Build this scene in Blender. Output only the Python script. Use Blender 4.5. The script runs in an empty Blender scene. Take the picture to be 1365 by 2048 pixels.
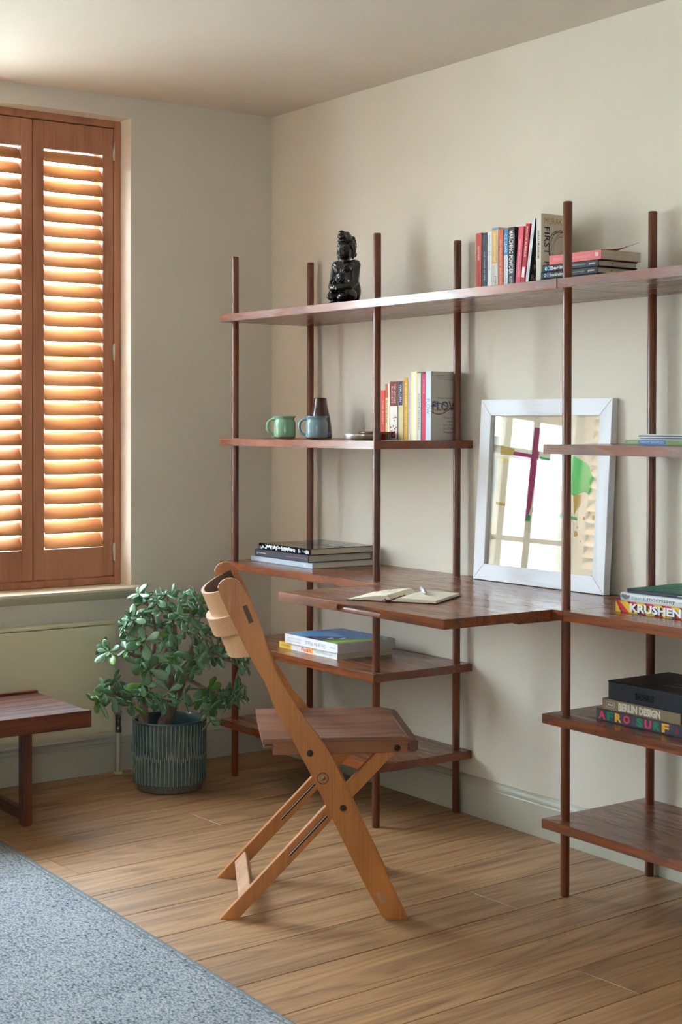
import bpy, bmesh, math, random
from mathutils import Vector, Matrix
random.seed(7)
C = bpy.context.scene.collection
sc = bpy.context.scene
PI = math.pi

# ------------------------------------------------------------------ camera
FPX, PY, YAW, PITCH, ROLL = 3063.77, 892.4, 0.6153, 0.0160, 0.0020
CAM = Vector((5.0421, -3.2320, 1.2791))
F = Vector((-math.cos(YAW)*math.cos(PITCH), math.sin(YAW)*math.cos(PITCH), -math.sin(PITCH)))
R = F.cross(Vector((0, 0, 1))).normalized(); U = R.cross(F)
R2 = R*math.cos(ROLL)+U*math.sin(ROLL); U2 = -R*math.sin(ROLL)+U*math.cos(ROLL)
cd = bpy.data.cameras.new('camera'); cam = bpy.data.objects.new('camera', cd); C.objects.link(cam)
M = Matrix((R2, U2, -F)).transposed().to_4x4(); M.translation = CAM
cam.matrix_world = M
cd.sensor_fit = 'VERTICAL'; cd.sensor_height = 36; cd.sensor_width = 24
cd.lens = FPX/2048*36; cd.shift_y = (PY-1024)/2048; cd.clip_start = .05; cd.clip_end = 200
sc.camera = cam

# ------------------------------------------------------------------ light
w = bpy.data.worlds.new('overcast_sky'); sc.world = w; w.use_nodes = True
bg = w.node_tree.nodes['Background']
bg.inputs[0].default_value = (0.66, 0.83, 1.0, 1); bg.inputs[1].default_value = 17.5
def area(name, loc, direction, sx, sy, power, col, portal=False):
    l = bpy.data.lights.new(name, 'AREA'); l.shape = 'RECTANGLE'; l.size = sx; l.size_y = sy
    l.energy = power; l.color = col
    if portal: l.cycles.is_portal = True
    o = bpy.data.objects.new(name, l); C.objects.link(o); o.location = loc
    o.rotation_euler = Vector(direction).to_track_quat('-Z', 'Y').to_euler()
    return o
area('window_portal', (-.33, -1.29, 1.53), (1, 0, 0), 1.75, 1.4, 1, (1, 1, 1), True)
area('window_portal', (6.63, -4.125, 1.53), (-1, 0, 0), 1.75, .6, 1, (1, 1, 1), True)
area('window_portal', (-.33, -4.05, 1.53), (1, 0, 0), 1.75, 1.35, 1, (1, 1, 1), True)
sl = bpy.data.lights.new('sun', 'SUN'); sl.energy = 26; sl.color = (1.0, .95, .88); sl.angle = .01
so = bpy.data.objects.new('sun', sl); C.objects.link(so); so.rotation_euler = Vector((-.62, .35, -.70)).to_track_quat('-Z', 'Y').to_euler()
sc.view_settings.view_transform = 'Standard'; sc.view_settings.look = 'None'
sc.view_settings.gamma = 1; sc.view_settings.use_curve_mapping = False
sc.view_settings.exposure = 1.29

# ------------------------------------------------------------------ helpers
def lin(r, g, b):
    f = lambda c: (c/255/12.92) if c/255 <= .04045 else ((c/255+.055)/1.055)**2.4
    return (f(r), f(g), f(b), 1)
def bx(bm, x0, x1, y0, y1, z0, z1, bev=0, seg=1):
    vs = [bm.verts.new(p) for p in [(x0,y0,z0),(x1,y0,z0),(x1,y1,z0),(x0,y1,z0),(x0,y0,z1),(x1,y0,z1),(x1,y1,z1),(x0,y1,z1)]]
    fs = [bm.faces.new([vs[i] for i in q]) for q in [(3,2,1,0),(4,5,6,7),(0,1,5,4),(1,2,6,5),(2,3,7,6),(3,0,4,7)]]
    if bev:
        es = {e for f in fs for e in f.edges}
        bmesh.ops.bevel(bm, geom=list(es), offset=bev, segments=seg, affect='EDGES', clamp_overlap=True)
    return vs
def B(*a, bev=0, seg=1):
    bm = bmesh.new(); bx(bm, *a, bev=bev, seg=seg); return bm
def cyl(bm, p0, p1, r0, r1=None, n=16, cap=True):
    r1 = r0 if r1 is None else r1
    p0 = Vector(p0); p1 = Vector(p1); d = (p1-p0).normalized()
    a = d.orthogonal().normalized(); b = d.cross(a)
    A = [bm.verts.new(p0+(a*math.cos(t)+b*math.sin(t))*r0) for t in [2*PI*i/n for i in range(n)]]
    D = [bm.verts.new(p1+(a*math.cos(t)+b*math.sin(t))*r1) for t in [2*PI*i/n for i in range(n)]]
    for i in range(n):
        bm.faces.new([A[i], A[(i+1) % n], D[(i+1) % n], D[i]])
    if cap: bm.faces.new(A[::-1]); bm.faces.new(D)
def CY(*a, **k):
    bm = bmesh.new(); cyl(bm, *a, **k); return bm
def tube(bm, pts, rad, n=10):
    pts = [Vector(p) for p in pts]; rings = []
    up = None
    for i, p in enumerate(pts):
        d = (pts[min(i+1, len(pts)-1)]-pts[max(i-1, 0)]).normalized()
        if up is None: up = d.orthogonal().normalized()
        a = (up-d*up.dot(d)).normalized(); up = a; b = d.cross(a)
        r = rad[i] if isinstance(rad, (list, tuple)) else rad
        rings.append([bm.verts.new(p+(a*math.cos(2*PI*k/n)+b*math.sin(2*PI*k/n))*r) for k in range(n)])
    for r0, r1 in zip(rings, rings[1:]):
        for k in range(n): bm.faces.new([r0[k], r0[(k+1) % n], r1[(k+1) % n], r1[k]])
    bm.faces.new(rings[0][::-1]); bm.faces.new(rings[-1])
def lathe(bm, prof, n=32, c=(0, 0, 0)):
    rings = []
    for r, z in prof:
        rings.append([bm.verts.new((c[0]+max(r, 1e-4)*math.cos(2*PI*k/n), c[1]+max(r, 1e-4)*math.sin(2*PI*k/n), c[2]+z)) for k in range(n)])
    for a, b in zip(rings, rings[1:]):
        for k in range(n): bm.faces.new([a[k], a[(k+1) % n], b[(k+1) % n], b[k]])
    bm.faces.new(rings[0][::-1]); bm.faces.new(rings[-1])
def prism(bm, pts, y0, y1, ax='y', bev=0):
    """polygon pts in the plane, extruded along the axis"""
    def P(a, b, t): return {'y': (a, t, b), 'x': (t, a, b), 'z': (a, b, t)}[ax]
    A = [bm.verts.new(P(a, b, y0)) for a, b in pts]; D = [bm.verts.new(P(a, b, y1)) for a, b in pts]
    n = len(pts); f1 = bm.faces.new(A); f2 = bm.faces.new(D[::-1]); fs = [f1, f2]
    for i in range(n): fs.append(bm.faces.new([A[i], D[i], D[(i+1) % n], A[(i+1) % n]]))
    bmesh.ops.recalc_face_normals(bm, faces=fs)
    if bev:
        es = list(f1.edges)+list(f2.edges)
        bmesh.ops.bevel(bm, geom=es, offset=bev, segments=2, affect='EDGES', clamp_overlap=True)
def obj(name, bm, mat, parent=None, smooth=False, angle=40, loc=None, rot=None):
    me = bpy.data.meshes.new(name)
    if smooth:
        for f in bm.faces: f.smooth = True
        lim = math.radians(angle)
        for e in bm.edges:
            if len(e.link_faces) == 2 and e.calc_face_angle(0) > lim: e.smooth = False
    bm.to_mesh(me); bm.free()
    for m in (mat if isinstance(mat, (list, tuple)) else [mat]): me.materials.append(m)
    o = bpy.data.objects.new(name, me); C.objects.link(o)
    if parent: o.parent = parent
    if loc: o.location = loc
    if rot: o.rotation_euler = rot
    return o
def link(name, me, parent, loc=(0, 0, 0), rot=None, mat=None):
    o = bpy.data.objects.new(name, me); C.objects.link(o); o.parent = parent; o.location = loc
    if rot: o.rotation_euler = rot
    return o
def thing(name, label, cat, loc=(0, 0, 0), rotz=0, group=None, kind=None):
    o = bpy.data.objects.new(name, None); C.objects.link(o); o.empty_display_size = .05
    o.location = loc; o.rotation_euler = (0, 0, rotz)
    if label: o['label'] = label
    if cat: o['category'] = cat
    if group: o['group'] = group
    if kind: o['kind'] = kind
    return o
def tag(o, label, cat, group=None):
    o['label'] = label; o['category'] = cat
    if group: o['group'] = group
    return o

# ------------------------------------------------------------------ materials
def mat(name, col=(.5, .5, .5, 1), rough=.5, metal=0, spec=.5, coat=0, trans=0):
    m = bpy.data.materials.new(name); m.use_nodes = True
    b = m.node_tree.nodes['Principled BSDF']
    b.inputs['Base Color'].default_value = col; b.inputs['Roughness'].default_value = rough
    b.inputs['Metallic'].default_value = metal; b.inputs['Specular IOR Level'].default_value = spec
    b.inputs['Coat Weight'].default_value = coat; b.inputs['Coat Roughness'].default_value = .15
    return m
class NT:
    def __init__(s, m): s.m = m; s.t = m.node_tree; s.b = s.t.nodes['Principled BSDF']
    def n(s, typ, **k):
        x = s.t.nodes.new(typ)
        for a, v in k.items():
            if a.startswith('i_'):
                key = a[2:]; key = int(key) if key.isdigit() else key.replace('_', ' ')
                x.inputs[key].default_value = v
            else: setattr(x, a, v)
        return x
    def l(s, a, b): s.t.links.new(a, b)
def ramp(nt, stops):
    r = nt.n('ShaderNodeValToRGB'); e = r.color_ramp.elements
    e[0].position, e[0].color = stops[0]; e[1].position, e[1].color = stops[-1]
    for p, c in stops[1:-1]:
        k = e.new(p); k.color = c
    return r
def wood(name, base, dark, axis='X', rough=.35, coat=.0, rings=26, fine=1.0, scale=1.0, vary=.0, streak=.5, spec=.5, bump=.15, rw=.6, wav=6, lo=.25, hi=.95, al=.9):
    m = mat(name, base, rough, coat=coat, spec=spec); nt = NT(m)
    tc = nt.n('ShaderNodeTexCoord'); oi = nt.n('ShaderNodeObjectInfo')
    add = nt.n('ShaderNodeVectorMath', operation='ADD'); sc_ = nt.n('ShaderNodeVectorMath', operation='SCALE')
    cmb = nt.n('ShaderNodeCombineXYZ'); nt.l(oi.outputs['Random'], cmb.inputs[0]); nt.l(oi.outputs['Random'], cmb.inputs[1]); nt.l(oi.outputs['Random'], cmb.inputs[2])
    nt.l(cmb.outputs[0], sc_.inputs[0]); sc_.inputs['Scale'].default_value = 37.0
    nt.l(tc.outputs['Object'], add.inputs[0]); nt.l(sc_.outputs[0], add.inputs[1])
    def mp(along, across):
        k = nt.n('ShaderNodeMapping'); s = [across*scale]*3; s['XYZ'.index(axis)] = along*scale
        k.inputs['Scale'].default_value = s; nt.l(add.outputs[0], k.inputs[0]); return k
    a = mp(al, wav); n1 = nt.n('ShaderNodeTexNoise', i_Scale=1.0, i_Detail=2.0, i_Roughness=.45, i_Distortion=.3); nt.l(a.outputs[0], n1.inputs[0])
    mu = nt.n('ShaderNodeMath', operation='MULTIPLY'); nt.l(n1.outputs[0], mu.inputs[0]); mu.inputs[1].default_value = rings*2*PI/4
    si = nt.n('ShaderNodeMath', operation='SINE'); nt.l(mu.outputs[0], si.inputs[0])
    r1 = nt.n('ShaderNodeMapRange', i_1=-1.0, i_2=1.0); nt.l(si.outputs[0], r1.inputs[0])
    pw = nt.n('ShaderNodeMath', operation='POWER'); nt.l(r1.outputs[0], pw.inputs[0]); pw.inputs[1].default_value = 2.2
    b_ = mp(7, 260*fine); n2 = nt.n('ShaderNodeTexNoise', i_Scale=1.0, i_Detail=3.0, i_Roughness=.6); nt.l(b_.outputs[0], n2.inputs[0])
    c_ = mp(1.5, 30); n3 = nt.n('ShaderNodeTexNoise', i_Scale=1.0, i_Detail=4.0, i_Roughness=.6); nt.l(c_.outputs[0], n3.inputs[0])
    # grain = rings*fine + streaks
    pr = nt.n('ShaderNodeMath', operation='MULTIPLY'); nt.l(pw.outputs[0], pr.inputs[0]); pr.inputs[1].default_value = rw
    m1 = nt.n('ShaderNodeMath', operation='MULTIPLY'); nt.l(pr.outputs[0], m1.inputs[0]); nt.l(n2.outputs[0], m1.inputs[1])
    m2 = nt.n('ShaderNodeMath', operation='MULTIPLY_ADD'); nt.l(n3.outputs[0], m2.inputs[0]); m2.inputs[1].default_value = streak; nt.l(m1.outputs[0], m2.inputs[2])
    m3 = nt.n('ShaderNodeMath', operation='MULTIPLY_ADD'); nt.l(n2.outputs[0], m3.inputs[0]); m3.inputs[1].default_value = .45; nt.l(m2.outputs[0], m3.inputs[2])
    rp = ramp(nt, [(lo, base), (hi, dark)]); nt.l(m3.outputs[0], rp.inputs[0])
    hv = nt.n('ShaderNodeHueSaturation'); nt.l(rp.outputs[0], hv.inputs['Color'])
    mr = nt.n('ShaderNodeMapRange', i_3=1-vary, i_4=1+vary); nt.l(oi.outputs['Random'], mr.inputs[0]); nt.l(mr.outputs[0], hv.inputs['Value'])
    nt.l(hv.outputs[0], nt.b.inputs['Base Color'])
    bp = nt.n('ShaderNodeBump', i_Strength=bump, i_Distance=.0008); nt.l(m3.outputs[0], bp.inputs['Height']); nt.l(bp.outputs[0], nt.b.inputs['Normal'])
    rr = nt.n('ShaderNodeMapRange', i_3=rough-.06, i_4=rough+.1); nt.l(m3.outputs[0], rr.inputs[0]); nt.l(rr.outputs[0], nt.b.inputs['Roughness'])
    return m
def noisy(name, c0, c1, scale, rough=.6, bump=0, bscale=None, detail=5, dist=.001, spec=.5, coat=0, stretch=None):
    m = mat(name, c0, rough, spec=spec, coat=coat); nt = NT(m); tc = nt.n('ShaderNodeTexCoord')
    src = tc.outputs['Object']
    if stretch:
        k = nt.n('ShaderNodeMapping'); k.inputs['Scale'].default_value = stretch; nt.l(src, k.inputs[0]); src = k.outputs[0]
    n = nt.n('ShaderNodeTexNoise', i_Scale=scale, i_Detail=detail); nt.l(src, n.inputs[0])
    r = ramp(nt, [(.3, c0), (.7, c1)]); nt.l(n.outputs[0], r.inputs[0]); nt.l(r.outputs[0], nt.b.inputs['Base Color'])
    if bump:
        n2 = nt.n('ShaderNodeTexNoise', i_Scale=bscale or scale, i_Detail=6); nt.l(src, n2.inputs[0])
        bp = nt.n('ShaderNodeBump', i_Strength=bump, i_Distance=dist); nt.l(n2.outputs[0], bp.inputs['Height']); nt.l(bp.outputs[0], nt.b.inputs['Normal'])
    return m
def glass(name, tint=(.97, .985, .98, 1)):
    """clear pane: Schlick reflection on either side of the sheet"""
    m = bpy.data.materials.new(name); m.use_nodes = True; t = m.node_tree; t.nodes.clear()
    def N(typ, **k):
        x = t.nodes.new(typ)
        for a, v in k.items(): setattr(x, a, v)
        return x
    o = N('ShaderNodeOutputMaterial'); mx = N('ShaderNodeMixShader'); tr = N('ShaderNodeBsdfTransparent'); gl = N('ShaderNodeBsdfGlossy'); ge = N('ShaderNodeNewGeometry')
    dt = N('ShaderNodeVectorMath', operation='DOT_PRODUCT'); ab = N('ShaderNodeMath', operation='ABSOLUTE'); su = N('ShaderNodeMath', operation='SUBTRACT'); pw = N('ShaderNodeMath', operation='POWER'); ma = N('ShaderNodeMath', operation='MULTIPLY_ADD')
    su.inputs[0].default_value = 1; pw.inputs[1].default_value = 5; ma.inputs[1].default_value = .957; ma.inputs[2].default_value = .043
    tr.inputs[0].default_value = tint; gl.inputs['Roughness'].default_value = .0
    L = t.links.new
    L(ge.outputs['Incoming'], dt.inputs[0]); L(ge.outputs['Normal'], dt.inputs[1]); L(dt.outputs['Value'], ab.inputs[0]); L(ab.outputs[0], su.inputs[1]); L(su.outputs[0], pw.inputs[0]); L(pw.outputs[0], ma.inputs[0])
    L(ma.outputs[0], mx.inputs[0]); L(tr.outputs[0], mx.inputs[1]); L(gl.outputs[0], mx.inputs[2]); L(mx.outputs[0], o.inputs[0])
    return m
WALL = noisy('wall_plaster', lin(225, 217, 202), lin(220, 212, 197), 3, .75, .12, 9, dist=.002, spec=.25)
CEIL = noisy('ceiling_plaster', lin(226, 216, 202), lin(220, 211, 196), 2.5, .85, .08, 8, dist=.002, spec=.2)
TRIM = mat('trim_paint', lin(188, 184, 166), .38)
RAD = mat('radiator_paint', lin(214, 208, 178), .4)
SILL = mat('sill_paint', lin(205, 198, 172), .35)
REVEAL = mat('reveal_paint', lin(232, 224, 208), .6)
SASHP = mat('sash_paint', lin(190, 180, 158), .4)
SHELF = wood('oak_stained_shelf', lin(152, 80, 38), lin(70, 34, 16), 'X', .24, .25, rings=44, bump=.12, rw=.55, wav=9)
SHELFD = wood('oak_stained_leaf', lin(152, 82, 40), lin(70, 35, 17), 'X', .26, .25, rings=40, bump=.12, rw=.55, wav=9)
POLE = wood('oak_stained_pole', lin(126, 64, 32), lin(64, 30, 15), 'Z', .30, .2, rings=14, fine=1.2)
FLOORM = wood('oak_board', lin(198, 152, 106), lin(120, 84, 52), 'Y', .38, .0, rings=70, vary=.11, streak=.8, spec=.55, bump=.1, rw=.34, wav=6, al=.5, lo=.32, hi=1.10)
SHUT = wood('cedar_shutter', lin(192, 134, 100), lin(158, 100, 70), 'Z', .42, rings=16, bump=.05)
SHUTH = wood('cedar_louvre', lin(226, 168, 112), lin(200, 138, 86), 'Y', .4, rings=14, bump=.05)
CHAIRW = wood('beech_honey', lin(198, 128, 62), lin(160, 94, 42), 'Z', .34, .2, rings=10, streak=.35, bump=.05)
CHAIRL = wood('beech_pale', lin(196, 148, 106), lin(156, 108, 70), 'Z', .38, .1, rings=10, streak=.3, bump=.05)
CHAIRS = wood('seat_walnut', lin(150, 98, 70), lin(98, 60, 42), 'X', .33, .2, rings=24, bump=.1)
BACKIN = wood('backrest_inner', lin(120, 78, 56), lin(70, 42, 30), 'Z', .35, .1, rings=14)  # darker stain, with some shade of the hollow put into the colour
DARKW = mat('dark_plug', lin(56, 36, 24), .5)
ROSE = wood('rosewood_bench', lin(136, 72, 48), lin(58, 26, 18), 'Y', .32, .15, rings=26, vary=.3, streak=.9)
STEEL = mat('steel', (.62, .6, .57, 1), .28, 1)
DSTEEL = mat('aged_steel', (.30, .28, .25, 1), .35, 1)
BLACKM = mat('black_metal', (.02, .02, .02, 1), .4, .6)
GLASS = glass('window_glass'); PGLASS = glass('picture_glass', (.98, .985, .98, 1))
PAGE = noisy('book_pages', lin(222, 214, 196), lin(196, 186, 164), 1.0, .8, .3, 1.0, dist=.0006, stretch=(6, 6, 900))
PAGED = noisy('book_pages_aged', lin(216, 206, 186), lin(192, 180, 158), 1.0, .85, .3, 1.0, dist=.0006, stretch=(6, 6, 900))
_pc = {}
def P(r, g, b, rough=.55, coat=.0):
    k = (r, g, b, rough, coat)
    if k not in _pc: _pc[k] = mat('print_%d_%d_%d' % (r, g, b), lin(r, g, b), rough, coat=coat, spec=.32 if rough > .3 else .5)
    return _pc[k]
WHITE = P(240, 240, 238); BLACK = P(22, 22, 24); INK = P(30, 30, 34)

# ------------------------------------------------------------------ lettering
_tc = {}
def text_mesh(s, bold):
    k = (s, bold)
    if k not in _tc:
        cu = bpy.data.curves.new('lettering', 'FONT'); cu.body = s; cu.offset = bold; cu.resolution_u = 2; cu.fill_mode = 'FRONT'
        to = bpy.data.objects.new('lettering', cu); C.objects.link(to)
        dg = bpy.context.evaluated_depsgraph_get(); me = bpy.data.meshes.new_from_object(to.evaluated_get(dg))
        bpy.data.objects.remove(to)
        xs = [v.co.x for v in me.vertices] or [0, 1]; ys = [v.co.y for v in me.vertices] or [0, 1]
        _tc[k] = (me, min(xs), max(xs), min(ys), max(ys))
    return _tc[k]
def lettering(s, parent, org, right, up, wid, hei, m, bold=.0, name='lettering'):
    """flat print: s fitted into a wid x hei box whose centre is org"""
    me, x0, x1, y0, y1 = text_mesh(s, bold); me = me.copy()
    r = Vector(right).normalized(); u = Vector(up).normalized(); o = Vector(org)
    sx = wid/(x1-x0); sy = hei/(y1-y0)
    for v in me.vertices:
        v.co = o+r*((v.co.x-(x0+x1)/2)*sx)+u*((v.co.y-(y0+y1)/2)*sy)
    me.materials.clear(); me.materials.append(m)
    ob = bpy.data.objects.new(name, me); C.objects.link(ob); ob.parent = parent
    return ob
def patch(name, parent, pts, m):
    bm = bmesh.new(); bm.faces.new([bm.verts.new(p) for p in pts]); return obj(name, bm, m, parent)

# ------------------------------------------------------------------ room shell
RX, RY, CH = 6.3, -5.3, 2.462
def struct(name, bm, m, smooth=False):
    o = obj(name, bm, m, None, smooth); o['kind'] = 'structure'; return o
WY0, WY1, WZ0, WZ1 = -1.975, -.614, .676, 2.389      # window 1 opening
VY0, VY1 = -4.7, -3.4                               # opening of an unseen window added for fill light
bm = bmesh.new()
bx(bm, -.30, 0, WY1, .30, 0, CH); bx(bm, -.30, 0, VY1, WY0, 0, CH); bx(bm, -.30, 0, RY, VY0, 0, CH)
for a, b in ((WY0, WY1), (VY0, VY1)):
    bx(bm, -.30, 0, a, b, 0, WZ0-.02); bx(bm, -.30, 0, a, b, WZ1, CH)
struct('wall_left', bm, WALL)
struct('wall_back', B(0, RX+.3, 0, .3, 0, CH), WALL)
U0, U1 = -4.40, -3.85                               # opening of an unseen window added behind the camera as fill
bm = bmesh.new(); bx(bm, RX, RX+.3, RY, U0, 0, CH); bx(bm, RX, RX+.3, U1, 0, 0, CH); bx(bm, RX, RX+.3, U0, U1, 0, WZ0-.02); bx(bm, RX, RX+.3, U0, U1, WZ1, CH)
struct('wall_right', bm, WALL)
struct('wall_front', B(-.3, RX+.3, RY-.3, RY, 0, CH), WALL)
struct('ceiling', B(-.3, RX+.3, RY-.3, .3, CH, CH+.25), CEIL)
# floor: slab plus boards running towards the shelf wall, turned 3 degrees
FL = struct('floor', B(-.3, RX+.3, RY-.3, .3, -.16, -.0165), mat('sub_floor', (.03, .02, .015, 1), .9))
phi = math.radians(3.0); BW = .1967
ends = {0: -1.36, -1: -.75, 8: -.81, 5: -.60, 2: -2.5, 1: -2.9, 3: -2.3, 4: -3.0, 6: -2.6, 7: -2.2, 9: -2.4, 10: -1.2}
ca, sa = math.cos(phi), math.sin(phi)
for k in range(-6, 30):
    e0 = ends.get(k, -random.uniform(.4, 2.2)); ys = [.6]+[e0-2.35*i for i in range(4) if e0-2.35*i > RY-.4]+[RY-.6]
    for y1, y0 in zip(ys, ys[1:]):
        u0 = k*BW+.0012; u1 = (k+1)*BW-.0012
        bm = bmesh.new(); bx(bm, u0, u1, y0+.0006, y1-.0006, -.016, 0)
        rotm = Matrix.Translation((.837, 0, 0)) @ Matrix.Rotation(phi, 4, 'Z')
        bm.transform(rotm)
        for co, no in (((.0, 0, 0), (-1, 0, 0)), ((RX, 0, 0), (1, 0, 0)), ((0, 0, 0), (0, 1, 0)), ((0, RY, 0), (0, -1, 0))):
            bmesh.ops.bisect_plane(bm, geom=list(bm.verts)+list(bm.edges)+list(bm.faces), plane_co=co, plane_no=no, clear_outer=True)
        if len(bm.faces) < 3: bm.free(); continue
        bmesh.ops.holes_fill(bm, edges=[e for e in bm.edges if e.is_boundary])
        bm.transform(rotm.inverted())
        top = [e for e in bm.edges if all(v.co.z > -.001 for v in e.verts)]
        bmesh.ops.bevel(bm, geom=top, offset=.0012, segments=1, affect='EDGES')
        o = obj('board', bm, FLOORM, FL, loc=(.837, 0, 0), rot=(0, 0, phi))
# skirting boards
def skirt(name, a, b, axis):
    prof = [(0, 0), (.018, 0), (.018, .098), (.016, .102), (.0165, .106), (.012, .110), (.009, .118), (.004, .124), (0, .125)]
    bm = bmesh.new()
    if axis == 'x': prism(bm, [(-p, q) for p, q in prof], a, b, 'x')
    else: prism(bm, prof, a, b, 'y')
    o = struct(name, bm, TRIM); return o
skirt('baseboard_back', .018, RX, 'x'); skirt('baseboard_left', RY, 0, 'y')

# ------------------------------------------------------------------ window with shutters
def hinge(parent, y, z):
    bm = bmesh.new(); cyl(bm, (-.077, y, z-.033), (-.077, y, z+.033), .0042, n=10)
    for k in (-.012, .012): cyl(bm, (-.077, y, z+k-.0006), (-.077, y, z+k+.0006), .005, n=10)
    bx(bm, -.082, -.0785, y-.0045, y+.0045, z-.03, z+.03)
    return obj('hinge', bm, STEEL, parent, True)
def window(name, y0, y1, z0, z1, timber):
    wn = thing(name, None, None, (-.2, (y0+y1)/2, z0), kind='structure')
    off = Vector((-.2, (y0+y1)/2, z0))
    def part(n, bm, m, par=wn, smooth=False):
        bm.transform(Matrix.Translation(-off)); return obj(n, bm, m, par, smooth)
    bm = bmesh.new()   # lining of the reveal
    bx(bm, -.30, -.0005, y1-.001, y1+.0005, z0, z1); bx(bm, -.30, -.0005, y0-.0005, y0+.001, z0, z1); bx(bm, -.30, -.0005, y0, y1, z1-.001, z1+.0005)
    part('reveal_lining', bm, REVEAL)
    bm = bmesh.new(); f = .05
    bx(bm, -.26, -.20, y0, y0+f, z0, z1); bx(bm, -.26, -.20, y1-f, y1, z0, z1); bx(bm, -.26, -.20, y0+f, y1-f, z1-f, z1); bx(bm, -.26, -.20, y0+f, y1-f, z0-.01, z0+f+.02)
    part('sash_frame', bm, SASHP)
    ys = [y0+f+(y1-y0-2*f)*i/3 for i in range(4)]; zs = [z0+f+.02, .925, 1.50, 1.93, z1-f]
    for y in ys[1:-1]: part('glazing_bar', B(-.245, -.205, y-.020, y+.020, zs[0], zs[-1]), SASHP)
    for i, z in enumerate(zs[1:-1]):
        h = .024 if i == 1 else .012
        for a, b in zip(ys, ys[1:]): part('glazing_bar', B(-.244, -.206, a+.020, b-.020, z-h, z+h), SASHP)
    for a, b in zip(ys, ys[1:]):
        for c, d in zip(zs, zs[1:]):
            part('pane', B(-.227, -.224, a, b, c, d), GLASS)
    return wn, off, part
W1, off1, part1 = window('window_1', WY0, WY1, WZ0, WZ1, True)
# shutter frame
f0, f1 = -.115, -.078
bm = bmesh.new()
def frame_ring(bm, a, b, y0, y1, z0, z1, t):
    bx(bm, a, b, y0, y0+t, z0, z1, bev=.002); bx(bm, a, b, y1-t, y1, z0, z1, bev=.002); bx(bm, a, b, y0+t, y1-t, z1-t, z1, bev=.002); bx(bm, a, b, y0+t, y1-t, z0, z0+t, bev=.002)
frame_ring(bm, f0, f1, WY0+.003, WY1-.002, WZ0+.001, WZ1-.001, .026)
bx(bm, -.135, f0, WY1-.045, WY1-.002, WZ0+.001, WZ1-.001); bx(bm, -.135, f0, WY0+.003, WY0+.045, WZ0+.001, WZ1-.001)
bx(bm, -.128, f0+.001, WY1-.042, WY1-.026, WZ0+.026, WZ1-.026); bx(bm, -.128, f0+.001, WY1-.36, WY1-.026, WZ1-.040, WZ1-.026); bx(bm, -.128, f0+.001, WY1-.70, WY1-.026, WZ0+.026, WZ0+.042); bx(bm, -.128, f0+.001, WY1-.70, WY1-.36, WZ1-.040, WZ1-.026)  # last strips added behind the gaps so no daylight shows through
part1('shutter_frame', bm, SHUT)
part1('gap_light_stop', B(-.126, -.1095, WY1-.364, WY1-.336, WZ0+.04, WZ1-.04), SHUT)  # strip added behind the panel gap to block daylight
# louvred panels: built once in local coordinates (y 0..-.32, z 0..H)
PZ0, PZ1 = WZ0+.031, WZ1-.030; PH = PZ1-PZ0; PW = .319; ST = .043; RB_, RT = .108, .098; NL = 27
bm = bmesh.new()
bx(bm, -.0135, .0135, -ST, 0, 0, PH, bev=.0015); bx(bm, -.0135, .0135, -PW, -PW+ST, 0, PH, bev=.0015)
bx(bm, -.0130, .0130, -PW+ST, -ST, 0, RB_, bev=.001); bx(bm, -.0130, .0130, -PW+ST, -ST, PH-RT, PH, bev=.001)
bm_panel = bpy.data.meshes.new('shutter_panel'); bm.to_mesh(bm_panel); bm.free(); bm_panel.materials.append(SHUT)
lv = bmesh.new(); n = 14; Lw = .0310; pts = []
for i in range(n): t = 2*PI*i/n; pts.append((math.cos(t)*Lw, math.sin(t)*.0048*(1 if abs(math.cos(t)) < .99 else .6)))
prism(lv, pts, -(PW-2*ST)/2+.001, (PW-2*ST)/2-.001, 'y')
for f in lv.faces: f.smooth = len(f.verts) == 4
lvm = bpy.data.meshes.new('louvre'); lv.to_mesh(lvm); lv.free(); lvm.materials.append(SHUTH)
def panel(loc, rz=0, tilt=53):
    o = bpy.data.objects.new('shutter_panel', bm_panel); C.objects.link(o); o.parent = W1
    o.location = Vector(loc)-off1; o.rotation_euler = (0, 0, rz)
    z0 = RB_; z1 = PH-RT; p = (z1-z0)/NL
    for i in range(NL):
        l = link('louvre', lvm, o, (0, -PW/2, z0+p*(i+.5)), (0, math.radians(tilt if i < NL-1 else tilt-3), 0))
    return o
panel((-.0955, WY1-.030, PZ0)); panel((-.0955, WY1-.030-PW-.002, PZ0))
for z in (2.275, 1.535, .795): 
    h = hinge(W1, WY1-.0295, z); h.location = -off1
# left pair folded open against the far side of the opening
panel((-.082, WY0+.040, PZ0), math.radians(93)); panel((-.085, WY0+.070, PZ0), math.radians(95.5))
W2, off2, part2 = window('fill_window_left', VY0, VY1, WZ0, WZ1, True)  # unseen, added to fill rug and ceiling with daylight
W3, off3, part3 = window('fill_window_right', U0, U1, WZ0, WZ1, True); W3.location = (RX+.2, (U0+U1)/2, WZ0); W3.rotation_euler = (0, 0, PI)  # unseen, added to brighten the plant corner and left wall
# sills
def sill(name, y0, y1):
    prof = [(-.20, 0), (-.20, -.02), (0, -.02), (.028, -.024), (.046, -.021), (.052, -.012), (.050, -.004), (.043, 0)]
    bm = bmesh.new(); prism(bm, [(a, b+WZ0) for a, b in prof], y0, y1, 'y')
    prism(bm, [(0.0005, WZ0-.022), (.026, WZ0-.024), (.020, WZ0-.034), (.010, WZ0-.042), (.0005, WZ0-.046)], y0+.02, y1-.02, 'y')
    o = struct(name, bm, SILL, True)
sill('trim_1', WY0-.03, WY1+.026); sill('trim_2', VY0-.03, VY1+.03)

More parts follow.
